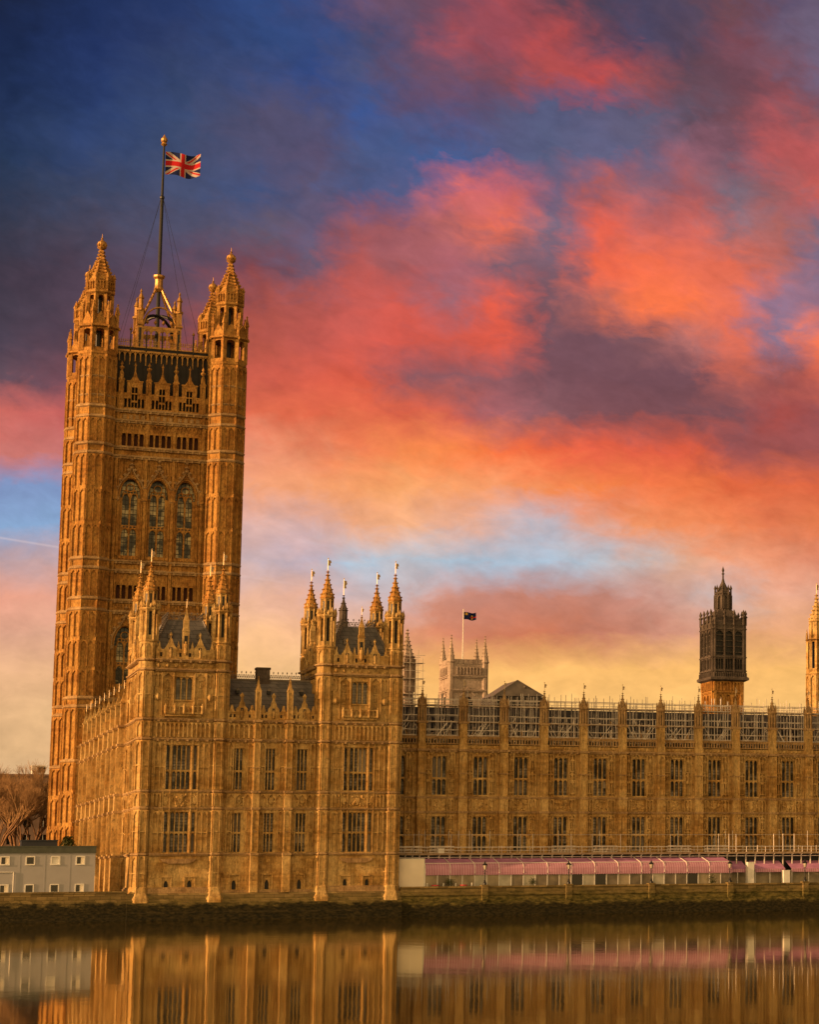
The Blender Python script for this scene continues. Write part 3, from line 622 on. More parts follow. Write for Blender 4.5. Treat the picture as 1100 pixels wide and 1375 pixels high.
    if not side:
        bl = MB(tf); bl.box(c-2.5, c+2.4, 0, .75, 23.05, 23.3); bl.box(c-2.4, c+2.3, 0, .5, 22.75, 23.05)
        for k in range(9):
            u = c-2.4+k*.59; bl.box(u-.06, u+.06, .6, .72, 23.3, 24.1)
            if k % 2 == 0: statue_mesh(bl, u, .72, 23.25, 1.15)
        bl.box(c-2.5, c+2.4, .6, .74, 24.0, 24.12); bl.build('balcony', STONE, PV)
        cb = MB(tf)
        cb.prism([(c-2.4, 3.85), (c+2.3, 3.85), (c+1.9, 3.45), (c+1.2, 3.2), (c-1.3, 3.2), (c-2.0, 3.45)], 0, .4); cb.build('window_corbel', TRIM, PV)
        for a, b in W1:
            n = 4 if b-a > 1 else 1
            window(PV, tf, a, b, 13.05, 18.95, n, (15.55,), GLASS); window(PV, tf, a, b, 4.68, 10.05, n, (7.35,), GLASS)
        window(PV, tf, c-1.15, c+1.05, 25.0, 28.05, 3, (), GLASSP)
        for a in (c-1.75, c+1.25):
            d_ = MB(tf); b = a+.55
            arch_fill(d_, a, b, .35, .95, 1.0, -.35, -.1); d_.box(a-.45, a-.3, 0, .18, -.3, 1.5); d_.box(b+.3, b+.45, 0, .18, -.3, 1.5); d_.box(a-.45, b+.45, 0, .22, 1.38, 1.55); d_.box(a, b, -.44, -.38, -.25, 1.0, 1)
            d_.build('slit_window', [STONE, IRON], PV)
    else:
        for a, b, z0, z1 in ops[:4]: window(PV, tf, a, b, z0, z1, 2, ((z0+z1)/2-.1,), GLASS)
        a, b, z0, z1 = ops[4]; window(PV, tf, a, b, z0, z1, 3, (), GLASSP)
    # parapet with niche gables
    pp = MB(tf); q = []
    wall(pp, x0, x1, 30.4, 31.6, [(x0+.5+k*.62, x0+.8+k*.62, 30.75, 31.3) for k in range(int((nb-.9)/.62))], .12, .3); pp.box(x0, x1, -.2, .16, 31.6, 31.75)
    wall(pp, x0, x1, 30.4, 31.6, [(x0+.5+k*.62, x0+.8+k*.62, 30.75, 31.3) for k in range(int((nb-.9)/.62))], -.18, 0)
    for u in (c-1.95, c+1.85):
        pp.prism([(u-.75, 30.4), (u+.75, 30.4), (u+.75, 31.9), (u+.45, 32.3), (u, 33.5), (u-.45, 32.3), (u-.75, 31.9)], -.2, .2)
        pp.box(u-.2, u+.2, .2, .215, 30.8, 32.0, 1); statue_mesh(pp, u, .3, 30.8, 1.1); pp.rings(u, 0, [(.05, 33.4), (.17, 33.7), (.02, 34.1)], 5)
    for u in (x0+.4, c-.95, c+.85, x1-.4):
        pp.prism([(u-.3, 31.7), (u+.3, 31.7), (u+.15, 32.1), (u, 32.9), (u-.15, 32.1)], -.1, .14)
    pp.build('parapet', [STONE, IRON], PV)
    pn = MB(tf); u = c-.05
    pn.box(u-.42, u+.42, -.35, .25, 30.4, 34.6); pn.box(u-.22, u+.22, .25, .265, 31.2, 33.6, 1); statue_mesh(pn, u, .33, 31.3, 1.5)
    pn.prism([(u-.5, 34.2), (u+.5, 34.2), (u, 35.4)], -.3, .32); pn.rings(u, 0, [(.36, 34.5), (.34, 35.6)], 4, math.pi/4); pn.tf = lambda a, b, z: tf(a, b, z)
    spirelet(pn, u, 0, 35.6, .36, 1.9, 4, 3); p_ = pn.build('gable_pinnacle', [STONE, IRON], PV)
    if not side: w0 = tf(u, 0, 37.4); vane(p_, w0[0], w0[1], 37.4, 1.0, .7)
for k in 'sn':
    x0, x1 = PT[k][0][0]+.9, PT[k][1][0]-.9
    tower_front(x0, x1, E_(0, WY))
    bx = PT[k][0][0]
    tower_front(2.1, 12.5, S_(bx-.78, 0), True)
    # plain far sides of the tower
    mb = MB(); xr = PT[k][1][0]+.78
    mb.quad((xr, 2, -.7), (xr, 12.6, -.7), (xr, 12.6, 31), (xr, 2, 31)); mb.quad((x0, 14.2, -.7), (x1, 14.2, -.7), (x1, 14.2, 31), (x0, 14.2, 31)); mb.build('plain_wall', STONE, PV)
    # steep hipped roof with crested flat
    a, b = PT[k][0][0]+.2, PT[k][1][0]-.2
    r_ = MB(); r_.rings(0, 0, [(1, 0)], 4) if False else None
    base = [(a, .9, 30.9), (b, .9, 30.9), (b, 13.7, 30.9), (a, 13.7, 30.9)]; top = [(a+2.5, 3.9, 36.1), (b-1.9, 3.9, 36.1), (b-1.9, 10.6, 36.1), (a+2.5, 10.6, 36.1)]
    for i in range(4): r_.quad(base[i], base[(i+1) % 4], top[(i+1) % 4], top[i])
    r_.face([r_.vt(*p) for p in top])
    for i in range(4): r_.tube(base[i], top[i], .13, .13, 5, 1)
    for u in (a+2.6, b-2.6): r_.box(u-.22, u+.22, 2.0, 2.9, 33.4, 33.9, 1); r_.prism([(u-.3, 33.9), (u+.3, 33.9), (u, 34.3)], 1.95, 2.9, 1)
    rf = r_.build('roof', [SLATE, LEAD], PV)
    cr_ = MB(); 
    for i in range(4): cresting(cr_, top[i], top[(i+1) % 4], 36.1, 1.15, .36, 0, .06)
    cr_.build('cresting', LEAD, rf)
    cr2 = MB()       # lit stepped railing on the left hip
    p, q = Vector(base[0]), Vector(top[0])
    for i in range(14):
        c = p.lerp(q, .2+.8*i/13); cr2.tube(c, c+Vector((0, 0, .75)), .05, .04, 4); cr2.rings(c.x, c.y, [(.02, c.z+.6), (.13, c.z+.75), (.01, c.z+1.0)], 4)
    for hh in (.3, .6): cr2.tube(p.lerp(q, .2)+Vector((0, 0, hh)), q+Vector((0, 0, hh)), .045, .045, 4)
    cr2.build('hip_cresting', LEAD, rf)
# linking range between the towers
LX0, LX1 = 11.7, 23.7
mb = MB(E_(0, .62)); ops = []
LW = [(12.52, 13.98), (16.84, 18.26), (21.14, 22.54)]
for a, b in LW: ops += [(a, b, 13.05, 18.65), (a, b, 4.72, 9.95)]
ops += [(c-.28, c+.28, -.4, 1.0) for c in (13.28, 17.59, 21.89)]
wall(mb, LX0, LX1, -.7, 22.4, ops, 0, .66); lw = mb.build('link_wall', STONE, PV)
tf = E_(0, .62)
for a, b in LW: window(PV, tf, a, b, 13.05, 18.65, 2 if False else 3, (15.58,), GLASS); window(PV, tf, a, b, 4.72, 9.95, 3, (7.3,), GLASS)
for c in (13.28, 17.59, 21.89):
    d_ = MB(tf); d_.box(c-.75, c-.55, 0, .25, -.5, 1.7); d_.box(c+.55, c+.75, 0, .25, -.5, 1.7); d_.box(c-.75, c+.75, 0, .3, 1.6, 1.85); arch_fill(d_, c-.28, c+.28, .3, .95, 1.0, -.3, -.08); d_.box(c-.28, c+.28, -.44, -.38, -.4, 1.0, 1); d_.box(c-.62, c+.62, 0, .12, -.45, -.3)
    d_.build('slit_window', [STONE, IRON], PV)
courses(tf, lw, LX0, LX1, [(z, d, h, 1.0 if z > 19 else 0) for z, d, h in ((4.4, .26, .3), (10.5, .2, .26), (12.75, .2, .26), (19.7, .28, .3), (22.3, .30, .32))])
ss = MB(tf); ss.box(LX0, LX1, 0, .3, -.7, -.35); ss.build('plinth', TRIM, lw)
rb = MB(tf)
seg = [(11.95, 15.3), (16.12, 19.5), (20.4, 23.5)]
for a, b in seg:
    c = (a+b)/2
    for z0, z1 in ((13.0, 19.4), (4.7, 10.2)):
        ribs(rb, a+.05, c-.95, z0, z1, 1, .09, .12, 0, 0, True, ((z0+z1)/2,)); ribs(rb, c+.95, b-.05, z0, z1, 1, .09, .12, 0, 0, True, ((z0+z1)/2,))
    for u in (a+.3, b-.3): rb.rings(u, .08, [(.1, 15.2), (.2, 15.5), (.2, 15.9), (.05, 16.2)], 5); rb.rings(u, .08, [(.1, 7.0), (.2, 7.3), (.2, 7.6), (.05, 7.9)], 5)
    ribs(rb, a+.05, b-.05, 20.0, 21.95, 5, .13, .16); rb.box(c-.75, c+.75, 0, .1, 20.4, 21.5)
    ribs(rb, a+.05, b-.05, 10.75, 12.5, 3, .1, .12); carved(rb, c-.75, c+.75, 10.75, 12.45, rng, 16)
rb.build('carved_panels', STONE, lw)
def link_buttress(u0, u1, top):
    b = MB(tf); c = (u0+u1)/2
    b.box(u0-.12, u1+.12, -.1, .95, -.7, 4.4); b.box(u0-.05, u1+.05, -.1, .72, 4.4, 12.75); b.box(u0, u1, -.1, .6, 12.75, 22.4)
    for z in (4.4, 10.5, 12.75, 19.7, 22.3): b.box(u0-.18, u1+.18, -.1, .95 if z > 4.5 else 1.1, z-.15, z+.17, 1)
    for z in (7.4, 16.0): b.box(u0-.1, u1+.1, 0, .8, z-.08, z+.08, 1)
    for a_, b_, z0, z1, dd in ((u0+.05, u1-.05, 13, 19.4, .6), (u0, u1, 4.8, 10.2, .72), (u0+.05, u1-.05, 20, 22, .6)): ribs(b, a_, b_, z0, z1, 1, .09, .06, dd)
    b.box(u0+.05, u1-.05, -.4, .4, 22.4, 26.6); ribs(b, u0+.1, u1-.1, 22.7, 26.4, 1, .1, .07, .4)
    bo = b.build('buttress', [STONE, TRIM], PV)
    p = MB(tf); p.prism([(u0-.05, 26.4), (u1+.05, 26.4), (c, 27.3)], -.4, .45); spirelet(p, c, 0, 26.6, .32, 1.9, 4, 4); p.build('pinnacle', STONE, bo)
link_buttress(15.33, 16.1, 26.6); link_buttress(19.56, 20.36, 26.6)
pp = MB(tf)
for a, b in seg:
    c = (a+b)/2
    wall(pp, a-.2, b+.2, 22.5, 23.5, [(a+.1+k*.5, a+.36+k*.5, 22.8, 23.25) for k in range(int((b-a)/.5))], .1, .25); wall(pp, a-.2, b+.2, 22.5, 23.5, [(a+.1+k*.5, a+.36+k*.5, 22.8, 23.25) for k in range(int((b-a)/.5))], -.16, 0)
    pp.box(a-.2, b+.2, -.18, .14, 23.5, 23.62)
    pp.prism([(c-.75, 22.5), (c+.75, 22.5), (c+.75, 24.0), (c+.4, 24.4), (c+.3, 24.9), (c-.3, 24.9), (c-.4, 24.4), (c-.75, 24.0)], -.15, .18); pp.box(c-.18, c+.18, .18, .195, 22.9, 24.1, 1); statue_mesh(pp, c, .27, 22.9, 1.0)
    pp.rings(c, 0, [(.2, 24.9), (.12, 25.4), (.25, 25.8), (.03, 26.2)], 5)
    for u in (a+.35, b-.35): pp.prism([(u-.4, 23.6), (u+.4, 23.6), (u+.22, 23.9), (u+.1, 24.5), (u-.1, 24.5), (u-.22, 23.9)], -.1, .12)
pp.build('parapet', [STONE, IRON], PV)
r_ = MB(); r_.quad((11.4, .9, 23.0), (24, .9, 23.0), (24, 6, 28.35), (11.4, 6, 28.35)); r_.quad((11.4, 6, 28.35), (24, 6, 28.35), (24, 11, 23), (11.4, 11, 23)); r_.box(11.4, 24, 5.85, 6.15, 28.3, 28.5, 1)
for u in (13.4, 17.6, 22.0): r_.box(u-.2, u+.2, 3.2, 4.0, 26.3, 26.7, 2); r_.prism([(u-.28, 26.7), (u+.28, 26.7), (u, 27.1)], 3.15, 4.0, 1)
rf = r_.build('roof', [SLATE, LEAD, IRON], PV)
cr_ = MB(); cresting(cr_, (11.8, 6), (23.8, 6), 28.45, 1.2, .3, 0, .055); cr_.build('cresting', LEAD, rf)
ch = MB(); ch.box(16.25, 18.0, 5.5, 6.9, 27.6, 29.9); ch.box(16.15, 18.1, 5.4, 7.0, 29.85, 30.15); ch.box(16.2, 18.05, 5.45, 6.95, 28.6, 28.75); ch.build('chimney', DARKST, PV)
mb = MB(); mb.quad((11, 11, -.7), (24.5, 11, -.7), (24.5, 11, 23), (11, 11, 23)); mb.build('plain_wall', STONE, PV)
# battered foot standing in the water
ft = MB(); pr = [(-.12, -.72), (-.3, -.95), (-.3, -1.5), (-.42, -1.6), (-.42, -1.85), (-.74, -1.98), (-.78, -3.1), (-.95, -3.3), (-.95, -6)]
for (y0, z0), (y1, z1) in zip([(.4, -.68)]+pr, pr):
    ft.quad((-.45, y0, z0), (35.6, y0, z0), (35.6, y1, z1), (-.45, y1, z1)); 
for (y0, z0), (y1, z1) in zip([(.4, -.68)]+pr, pr):
    for xx in (-.45, 35.6): ft.quad((xx, y0, z0), (xx, y1, z1), (xx, 14, z1), (xx, 14, z0))
rg2 = random.Random(5)
ft.build('river_footing', PWALL, PV)

#@@TOWER
# ------------------------------------------------------------------ great square tower
TX, TY, TS = -.81, 67.69, 20.57
TW = thing('stone_tower', 'tallest square gothic tower with four crocketed corner turrets and a black roof', 'tower', (TX+TS/2, TY+TS/2, -.6))
TSTR = (20.0, 28.6, 30.0, 44.2, 46.0, 50.9, 52.45, 69.7, 71.2, 75.65, 77.4)
def tower_turret(x, y):
    r = 2.75; mb = MB()
    mb.rings(x, y, [(r, -.7), (r, 86)], 8, None, 0)
    oct_ribs(mb, x, y, r, -.7, 86, .16)
    lv = [5]+list(TSTR)+[85.8]
    for a, b in zip(lv, lv[1:]):
        n = max(1, int((b-a)/4.4)); st = (b-a)/n
        for k in range(n):
            if st > 2.2: oct_panels(mb, x, y, r, a+k*st+.35, a+(k+1)*st-.25, 2, .06, .09)
    for z in TSTR:
        mb.rings(x, y, [(r, z-.3), (r+.28, z-.1), (r+.3, z+.12), (r, z+.4)], 8, None, 1, False)
    for z in (82.3, 79.2): mb.rings(x, y, [(r, z-.2), (r+.16, z), (r, z+.2)], 8, None, 1, False)
    mb.rings(x, y, [(r, 85.9), (r+.12, 86.1), (r+.12, 86.5), (2.3, 86.6)], 8, None, 0)
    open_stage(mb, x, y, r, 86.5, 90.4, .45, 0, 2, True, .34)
    mb.rings(x, y, [(1.4, 90.3), (r, 90.4), (r+.4, 90.6), (r+.4, 90.85), (r, 91.0), (2.1, 91.2)], 8, None, 0)
    for j in range(8):      # ring of pinnacles and pierced parapet round the lantern
        a = math.pi/8+j*math.pi/4; px, py = x+(r+.22)*math.cos(a), y+(r+.22)*math.sin(a)
        mb.rings(px, py, [(.2, 90.6), (.2, 92.9), (.3, 93.05), (.06, 94.6)], 4, a, 0); mb.rings(px, py, [(.02, 94.4), (.14, 94.6), (.01, 94.9)], 4, a, 0)
        mb.rings(x+(r+.55)*math.cos(a), y+(r+.55)*math.sin(a), [(.1, 90.3), (.16, 90.6), (.05, 90.9)], 4, a, 0)
        a += math.pi/8; c, s = math.cos(a), math.sin(a); t0 = mb.tf
        mb.tf = lambda u, d, z, c=c, s=s: (x+(r+d)*c-u*s, y+(r+d)*s+u*c, z)
        mb.box(-1.1, 1.1, -.2, .05, 90.9, 91.5); mb.prism([(-.9, 91.5), (.9, 91.5), (0, 93.1)], -.18, .03)
        mb.tf = t0
    mb.rings(x, y, [(1.95, 91.0), (1.95, 92.3)], 8, None, 0)
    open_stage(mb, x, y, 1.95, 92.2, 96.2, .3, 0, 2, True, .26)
    mb.rings(x, y, [(1.0, 96.1), (1.95, 96.2), (2.25, 96.45), (2.25, 96.7), (1.98, 96.9), (1.95, 98.4), (2.1, 98.6), (1.7, 98.8)], 8, None, 0)
    oct_panels(mb, x, y, 1.95, 97.0, 98.4, 3, .06, .1)
    for j in range(8):
        a = math.pi/8+j*math.pi/4; px, py = x+2.2*math.cos(a), y+2.2*math.sin(a)
        mb.rings(px, py, [(.16, 96.6), (.16, 98.9), (.24, 99.0), (.02, 99.9)], 4, a, 0)
    t = mb.build('corner_turret', [TSTONE, TRIM, IRON], TW)
    sp = MB(); spirelet(sp, x, y, 98.6, 1.9, 5.9, 8, 9, 0, False, .55)
    sp.rings(x, y, [(.2, 103.9), (.62, 104.25), (.72, 104.35), (.4, 104.5)], 8); s_ = sp.build('spire', TSTONE, t)
    cr = MB(); cr.rings(x, y, [(.55, 104.4), (.72, 104.8), (.66, 105.2), (.3, 105.55), (.1, 105.7), (.2, 105.9), (.05, 106.1), (.03, 106.7)], 8)
    for j in range(8): a = j*math.pi/4; cr.rings(x+.7*math.cos(a), y+.7*math.sin(a), [(.04, 104.5), (.13, 104.8), (.03, 105.1)], 4)
    cr.build('crown_finial', GILT, s_)
for dx in (0, TS):
    for dy in (0, TS): tower_turret(TX+dx, TY+dy)
BAYS = (5.97, 10.28, 14.6)
def tower_side(tf):
    ops = []
    for c in BAYS:
        ops.append((c-1.62, c+1.62, 53.5, 66.3)); ops.append((c-1.7, c+1.7, 32.6, 42.0))
        for o in (-1.38, -.5, .5, 1.38):
            ops.append((c+o-.33, c+o+.33, 71.45, 73.95)); ops.append((c+o-.33, c+o+.33, 46.4, 48.95))
    mb = MB(tf); wall(mb, 2.3, TS-2.3, -.7, 77.6, ops, 0, 1.0)
    for c in BAYS: arch_fill(mb, c-1.62, c+1.62, 63.2, 66.2, 66.3, -1.0, -.002); arch_fill(mb, c-1.7, c+1.7, 38.6, 41.9, 42.0, -1.0, -.002)
    wl = mb.build('tower_wall', TSTONE, TW)
    courses(tf, wl, 2.4, TS-2.4, [(z, .42, .5, 1.1) for z in TSTR])
    rb = MB(tf)
    for u in (3.55, 8.13, 12.45, 17.0):      # shafts between the bays
        rb.box(u-.22, u+.22, 0, .5, 30, 69.4); rb.box(u-.5, u-.36, 0, .3, 30, 69.4); rb.box(u+.36, u+.5, 0, .3, 30, 69.4)
        rb.box(u-.2, u+.2, 0, .3, 71.4, 77.2); rb.rings(u, .3, [(.34, 62.6), (.34, 64.0), (.05, 65.6)], 4)
    for u0, u1 in ((2.75, 3.3), (17.25, 17.85)):
        for z0, z1 in ((53, 57.5), (57.8, 62.5), (62.8, 69), (46.4, 50.5), (31, 36), (36.3, 43.8), (71.6, 75.2)): ribs(rb, u0, u1, z0, z1, 1, .08, .14)
    for c in BAYS:
        for z0, z1 in ((53.5, 66.2), (32.6, 41.9)):
            # moulded arch, ogee hood with crockets and a finial over it
            zs = z1-3.0; hw = 1.8
            for off, d, w in ((0.0, .22, .16), (.26, .12, .12)):
                P = arch_pts(c-hw-off, c+hw+off, zs, z1+.25+off, 7)
                for p, q in zip(P, P[1:]): rb.tube((p[0], d*.6, p[1]), (q[0], d*.6, q[1]), w, w, 5)
                for uu in (c-hw-off, c+hw+off): rb.tube((uu, d*.6, z0), (uu, d*.6, zs), w*.8, w*.8, 5)
            O = [(c-2.1, zs-.1), (c-2.05, zs+1.2), (c-1.55, zs+2.4), (c-.8, zs+3.25), (c-.3, zs+4.1), (c, zs+5.5)]
            for sgn in (1, -1):
                for p, q in zip(O, O[1:]): rb.tube((c+sgn*(p[0]-c), .3, p[1]), (c+sgn*(q[0]-c), .3, q[1]), .15, .15, 5, 1)
                for p in O[1:-1]: rb.rings(c+sgn*(p[0]-c-.2), .35, [(.08, p[1]), (.24, p[1]+.25), (.06, p[1]+.55)], 5, None, 1)
                rb.rings(c+sgn*2.1, .3, [(.1, zs-.9), (.28, zs-.6), (.28, zs-.2), (.1, zs)], 5, None, 1)
            for zz, q in ((zs+5.2, .45), (zs+6.0, .3), (zs+4.6, .3)): rb.rings(c, .3, [(.08, zz-.2), (q, zz), (.08, zz+.25)], 6, None, 1)
        ribs(rb, c-1.9, c+1.9, 66.9, 69.3, 8, .07, .08, 0, 0, False)
        rb.box(c-1.8, c+1.8, 0, .22, 52.95, 53.35); ribs(rb, c-1.7, c+1.7, 52.7, 53.5, 6, .09, .1, 0, 0, False)
        for o in (-1.38, -.5, .5, 1.38):
            for z in (73.95, 48.95):
                rb.prism([(c+o-.45, z-.3), (c+o+.45, z-.3), (c+o, z+.75)], 0, .12); rb.box(c+o-.45, c+o-.35, 0, .12, z-2.5, z-.3); rb.box(c+o+.35, c+o+.45, 0, .12, z-2.5, z-.3)
        ribs(rb, c-1.9, c+1.9, 74.3, 75.3, 6, .08, .1); 
        for k in range(4): rb.box(c-1.65+k*.95, c-1.1+k*.95, 0, .14, 76.1, 76.75, 1)
        ribs(rb, c-1.9, c+1.9, 44.5, 45.6, 8, .08, .1); ribs(rb, c-1.9, c+1.9, 20.4, 28.2, 4, .1, .14, 0, 0, True, (24.0,)); ribs(rb, c-1.9, c+1.9, 5, 19.6, 4, .1, .14, 0, 0, True, (10, 15))
    rb.build('carved_panels', [TSTONE, TRIM], wl)
    for c in BAYS:      # great two-light windows set deep
        for z0, z1, zt in ((53.5, 66.3, 58.3), (32.6, 42.0, 35.9)):
            w = MB(tf); a, b = c-1.18, c+1.18; zs = z1-3.2
            w.prism([(c-1.62, z0), (a, z0), (a, zs), (c-1.62, zs)], -1.0, -.62); w.prism([(b, z0), (c+1.62, z0), (c+1.62, zs), (b, zs)], -1.0, -.62)
            w.box(c-.11, c+.11, -.95, -.6, z0, zs+.9); w.box(a, b, -.95, -.58, zt-.28, zt+.28)
            for k in range(4): w.box(a+.2+k*.55, a+.5+k*.55, -.58, -.56, zt-.12, zt+.1, 1)
            for (p, q) in ((a, c-.11), (c+.11, b)):
                arch_fill(w, p, q, zt-1.3, zt-.35, zt-.28, -.93, -.64); arch_fill(w, p, q, zs-.6, zs+.7, zs+.75, -.93, -.64)
            # head tracery: rings
            for (cx, cz, rr) in ((c, zs+1.7, .62), (c-.72, zs+.95, .3), (c+.72, zs+.95, .3)):
                pr_ = None
                for k in range(13):
                    p = (cx+rr*math.cos(k*math.pi/6), -.78, cz+rr*math.sin(k*math.pi/6))
                    if pr_: w.tube(pr_, p, .1, .1, 4)
                    pr_ = p
            wo_ = w.build('great_window', [TSTONE, IRON], TW)
            gm = MB(tf); gm.quad((c-1.62, -.98, z0), (c+1.62, -.98, z0), (c+1.62, -.98, z1), (c-1.62, -.98, z1)); gm.build('pane', GLASST, wo_)
        for o in (-1.38, -.5, .5, 1.38):
            for z0, z1 in ((71.45, 73.95), (46.4, 48.95)):
                w = MB(tf); a, b = c+o-.33, c+o+.33
                arch_fill(w, a, b, z1-.9, z1-.05, z1, -.5, -.03); w.box(a, b, -.72, -.68, z0, z1, 1); w.box(a-.1, b+.1, 0, .14, z0-.16, z0)
                w.build('lancet_window', [TSTONE, REDW], TW)
    # pierced parapet with gables and pinnacles
    pp = MB(tf); ops = [(u, u+.4, 78.0, 79.5) for u in (2.85, 17.35)]
    for c in BAYS:
        for o in (-1.55, -.95, .55, 1.15): ops.append((c+o, c+o+.4, 78.0, 79.5))
        for o in (-.46, .06): ops.append((c+o, c+o+.4, 78.0, 78.9)); ops.append((c+o, c+o+.4, 79.2, 80.2))
    wall(pp, 2.4, TS-2.4, 77.6, 80.2, ops, .1, .45)
    wall(pp, 2.4, TS-2.4, 77.6, 80.2, ops, -.35, 0)
    pp.box(2.4, TS-2.4, -.38, .16, 80.2, 80.42)
    for c in BAYS:
        wall(pp, c-1.2, c+1.2, 80.4, 82.3, [(c-.46, c-.06, 80.3+.1, 81.4), (c+.06, c+.46, 80.4, 81.4)], .12, .4)
        wall(pp, c-1.2, c+1.2, 80.4, 82.3, [(c-.46, c-.06, 80.3+.1, 81.4), (c+.06, c+.46, 80.4, 81.4)], -.3, 0); pp.box(c-1.2, c-1.19, -.3, .12, 80.4, 82.3); pp.box(c+1.19, c+1.2, -.3, .12, 80.4, 82.3)
        pp.box(c-1.3, c+1.3, -.34, .2, 82.3, 82.5)
        pp.prism([(c-.75, 82.5), (c+.75, 82.5), (c+.3, 83.2), (c+.1, 84.1), (c+.08, 85.2), (c-.08, 85.2), (c-.1, 84.1), (c-.3, 83.2)], -.2, .14)
        pp.rings(c, 0, [(.05, 84.9), (.2, 85.1), (.05, 85.4), (.02, 85.7)], 5)
    pp.build('parapet', TSTONE, TW)
    for u in (3.85, 8.15, 12.42, 16.7):
        p = MB(tf); p.box(u-.42, u+.42, -.3, .34, 77.6, 82.7); p.prism([(u-.55, 82.5), (u+.55, 82.5), (u, 83.5)], -.35, .4); ribs(p, u-.3, u+.3, 80.4, 82.4, 1, .1, .08, .34)
        p.rings(u, 0, [(.34, 82.7), (.3, 83.7), (.12, 84.2), (.36, 84.5), (.36, 84.7), (.1, 84.9), (.22, 85.2), (.03, 85.7)], 6); p.build('parapet_pinnacle', TSTONE, TW)
tower_side(E_(TX, TY)); tower_side(S_(TX, TY))
mb = MB(); xr, yr = TX+TS, TY+TS
mb.quad((xr, TY+2, -.7), (xr, yr-2, -.7), (xr, yr-2, 80), (xr, TY+2, 80)); mb.quad((TX+2, yr, -.7), (xr-2, yr, -.7), (xr-2, yr, 80), (TX+2, yr, 80)); mb.build('plain_wall', TSTONE, TW)
r_ = MB(); a0, a1, b0, b1 = TX+1.2, TX+TS-1.2, TY+1.2, TY+TS-1.2
base = [(a0, b0, 77.7), (a1, b0, 77.7), (a1, b1, 77.7), (a0, b1, 77.7)]; k_ = 1.9
mid = [(a0+.9, b0+.9, 84), (a1-.9, b0+.9, 84), (a1-.9, b1-.9, 84), (a0+.9, b1-.9, 84)]
top = [(a0+k_, b0+k_, 88.3), (a1-k_, b0+k_, 88.3), (a1-k_, b1-k_, 88.3), (a0+k_, b1-k_, 88.3)]
for i in range(4): r_.quad(base[i], base[(i+1) % 4], mid[(i+1) % 4], mid[i]); r_.quad(mid[i], mid[(i+1) % 4], top[(i+1) % 4], top[i])
for i in range(17):
    u = a0+1.2+i*(a1-a0-2.4)/16; r_.tube((u, b0+.05, 78.5), (u, b0+.82, 84), .07, .07, 4); r_.tube((u, b0+.82, 84), (u, b0+1.8, 88.2), .07, .07, 4)
r_.box(a0+1.5, a1-1.5, b0+1.5, b1-1.5, 88.25, 88.75); rf = r_.build('roof', BLACKROOF, TW)
cr_ = MB()      # gilded hanging eaves, railing, standards
for tf in (E_(0, b0+1.45), S_(a0+1.45, 0)):
    lo, hi = (a0+1.6, a1-1.6) if tf(0, 0, 0)[1] > 60 else (b0+1.6, b1-1.6)
    n = 18; st = (hi-lo)/n
    for i in range(n+1):
        u = lo+i*st; big = i % 3 == 0
        cr_.tf = tf; cr_.box(u-.07, u+.07, 0, .14, 85.6 if big else 86.5, 88.0)
        cr_.rings(u, .08, [(.02, 85.1 if big else 86.2), (.13, 85.4 if big else 86.45), (.03, 85.8 if big else 86.7)], 4)
        if i < n: P = arch_pts(u, u+st, 87.0, 87.9, 3); [cr_.tube((p[0], .07, p[1]), (q[0], .07, q[1]), .06, .06, 4) for p, q in zip(P, P[1:])]
        if big: cr_.box(u-.09, u+.09, 0, .2, 88, 91.6, 1); cr_.rings(u, .1, [(.05, 91.4), (.22, 91.7), (.04, 92.1), (.02, 92.6)], 5)
    cr_.box(lo-.2, hi+.2, -.1, .2, 87.95, 88.25); cr_.box(lo-.2, hi+.2, 0, .16, 88.75, 88.92)
    for i in range(int((hi-lo)/.34)):
        u = lo+i*.34; cr_.box(u-.04, u+.04, .02, .1, 88.9, 89.75)
        cr_.rings(u, .06, [(.02, 89.6), (.1, 89.85), (.01, 90.2)], 4)
    cr_.box(lo-.1, hi+.1, 0, .12, 89.5, 89.6); cr_.tf = ID
cr_.build('gilded_cresting', [GILT, IRON], rf)
# iron lantern carrying the pole
LCX, LCY = 9.47, 77.98
ln = MB()
for sx_ in (-1, 1):
    for sy_ in (-1, 1):
        x, y = LCX+3.1*sx_, LCY+3.1*sy_
        ln.box(x-.42, x+.42, y-.42, y+.42, 88.7, 96.4); ln.box(x-.2, x+.2, y-.44, y+.44, 89.6, 93.2, 1); ln.rings(x, y, [(.55, 93.6), (.62, 93.8), (.4, 94.2)], 4, math.pi/4)
        ln.rings(x, y, [(.6, 96.2), (.62, 96.5), (.36, 96.7), (.34, 98.2), (.5, 98.3), (.1, 99.3), (.2, 99.5), (.02, 100.0)], 6)
        pr_ = None
        for i in range(9):
            t = i/8; p = (LCX+3.0*sx_*(1-t)**1.15+.3*sx_, LCY+3.0*sy_*(1-t)**1.15+.3*sy_, 93.8+7.6*t**.92)
            if pr_: ln.tube(pr_, p, .2, .2, 5); ln.rings(p[0], p[1], [(.05, p[2]), (.2, p[2]+.25), (.03, p[2]+.5)], 4)
            pr_ = p
        pr_ = None
        for i in range(7):       # inner curved braces
            t = i/6*math.pi/2; p = (LCX+2.9*sx_*math.cos(t), LCY+2.9*sy_*math.cos(t), 93.0+3.2*math.sin(t))
            if pr_: ln.tube(pr_, p, .26, .26, 6, 1)
            pr_ = p
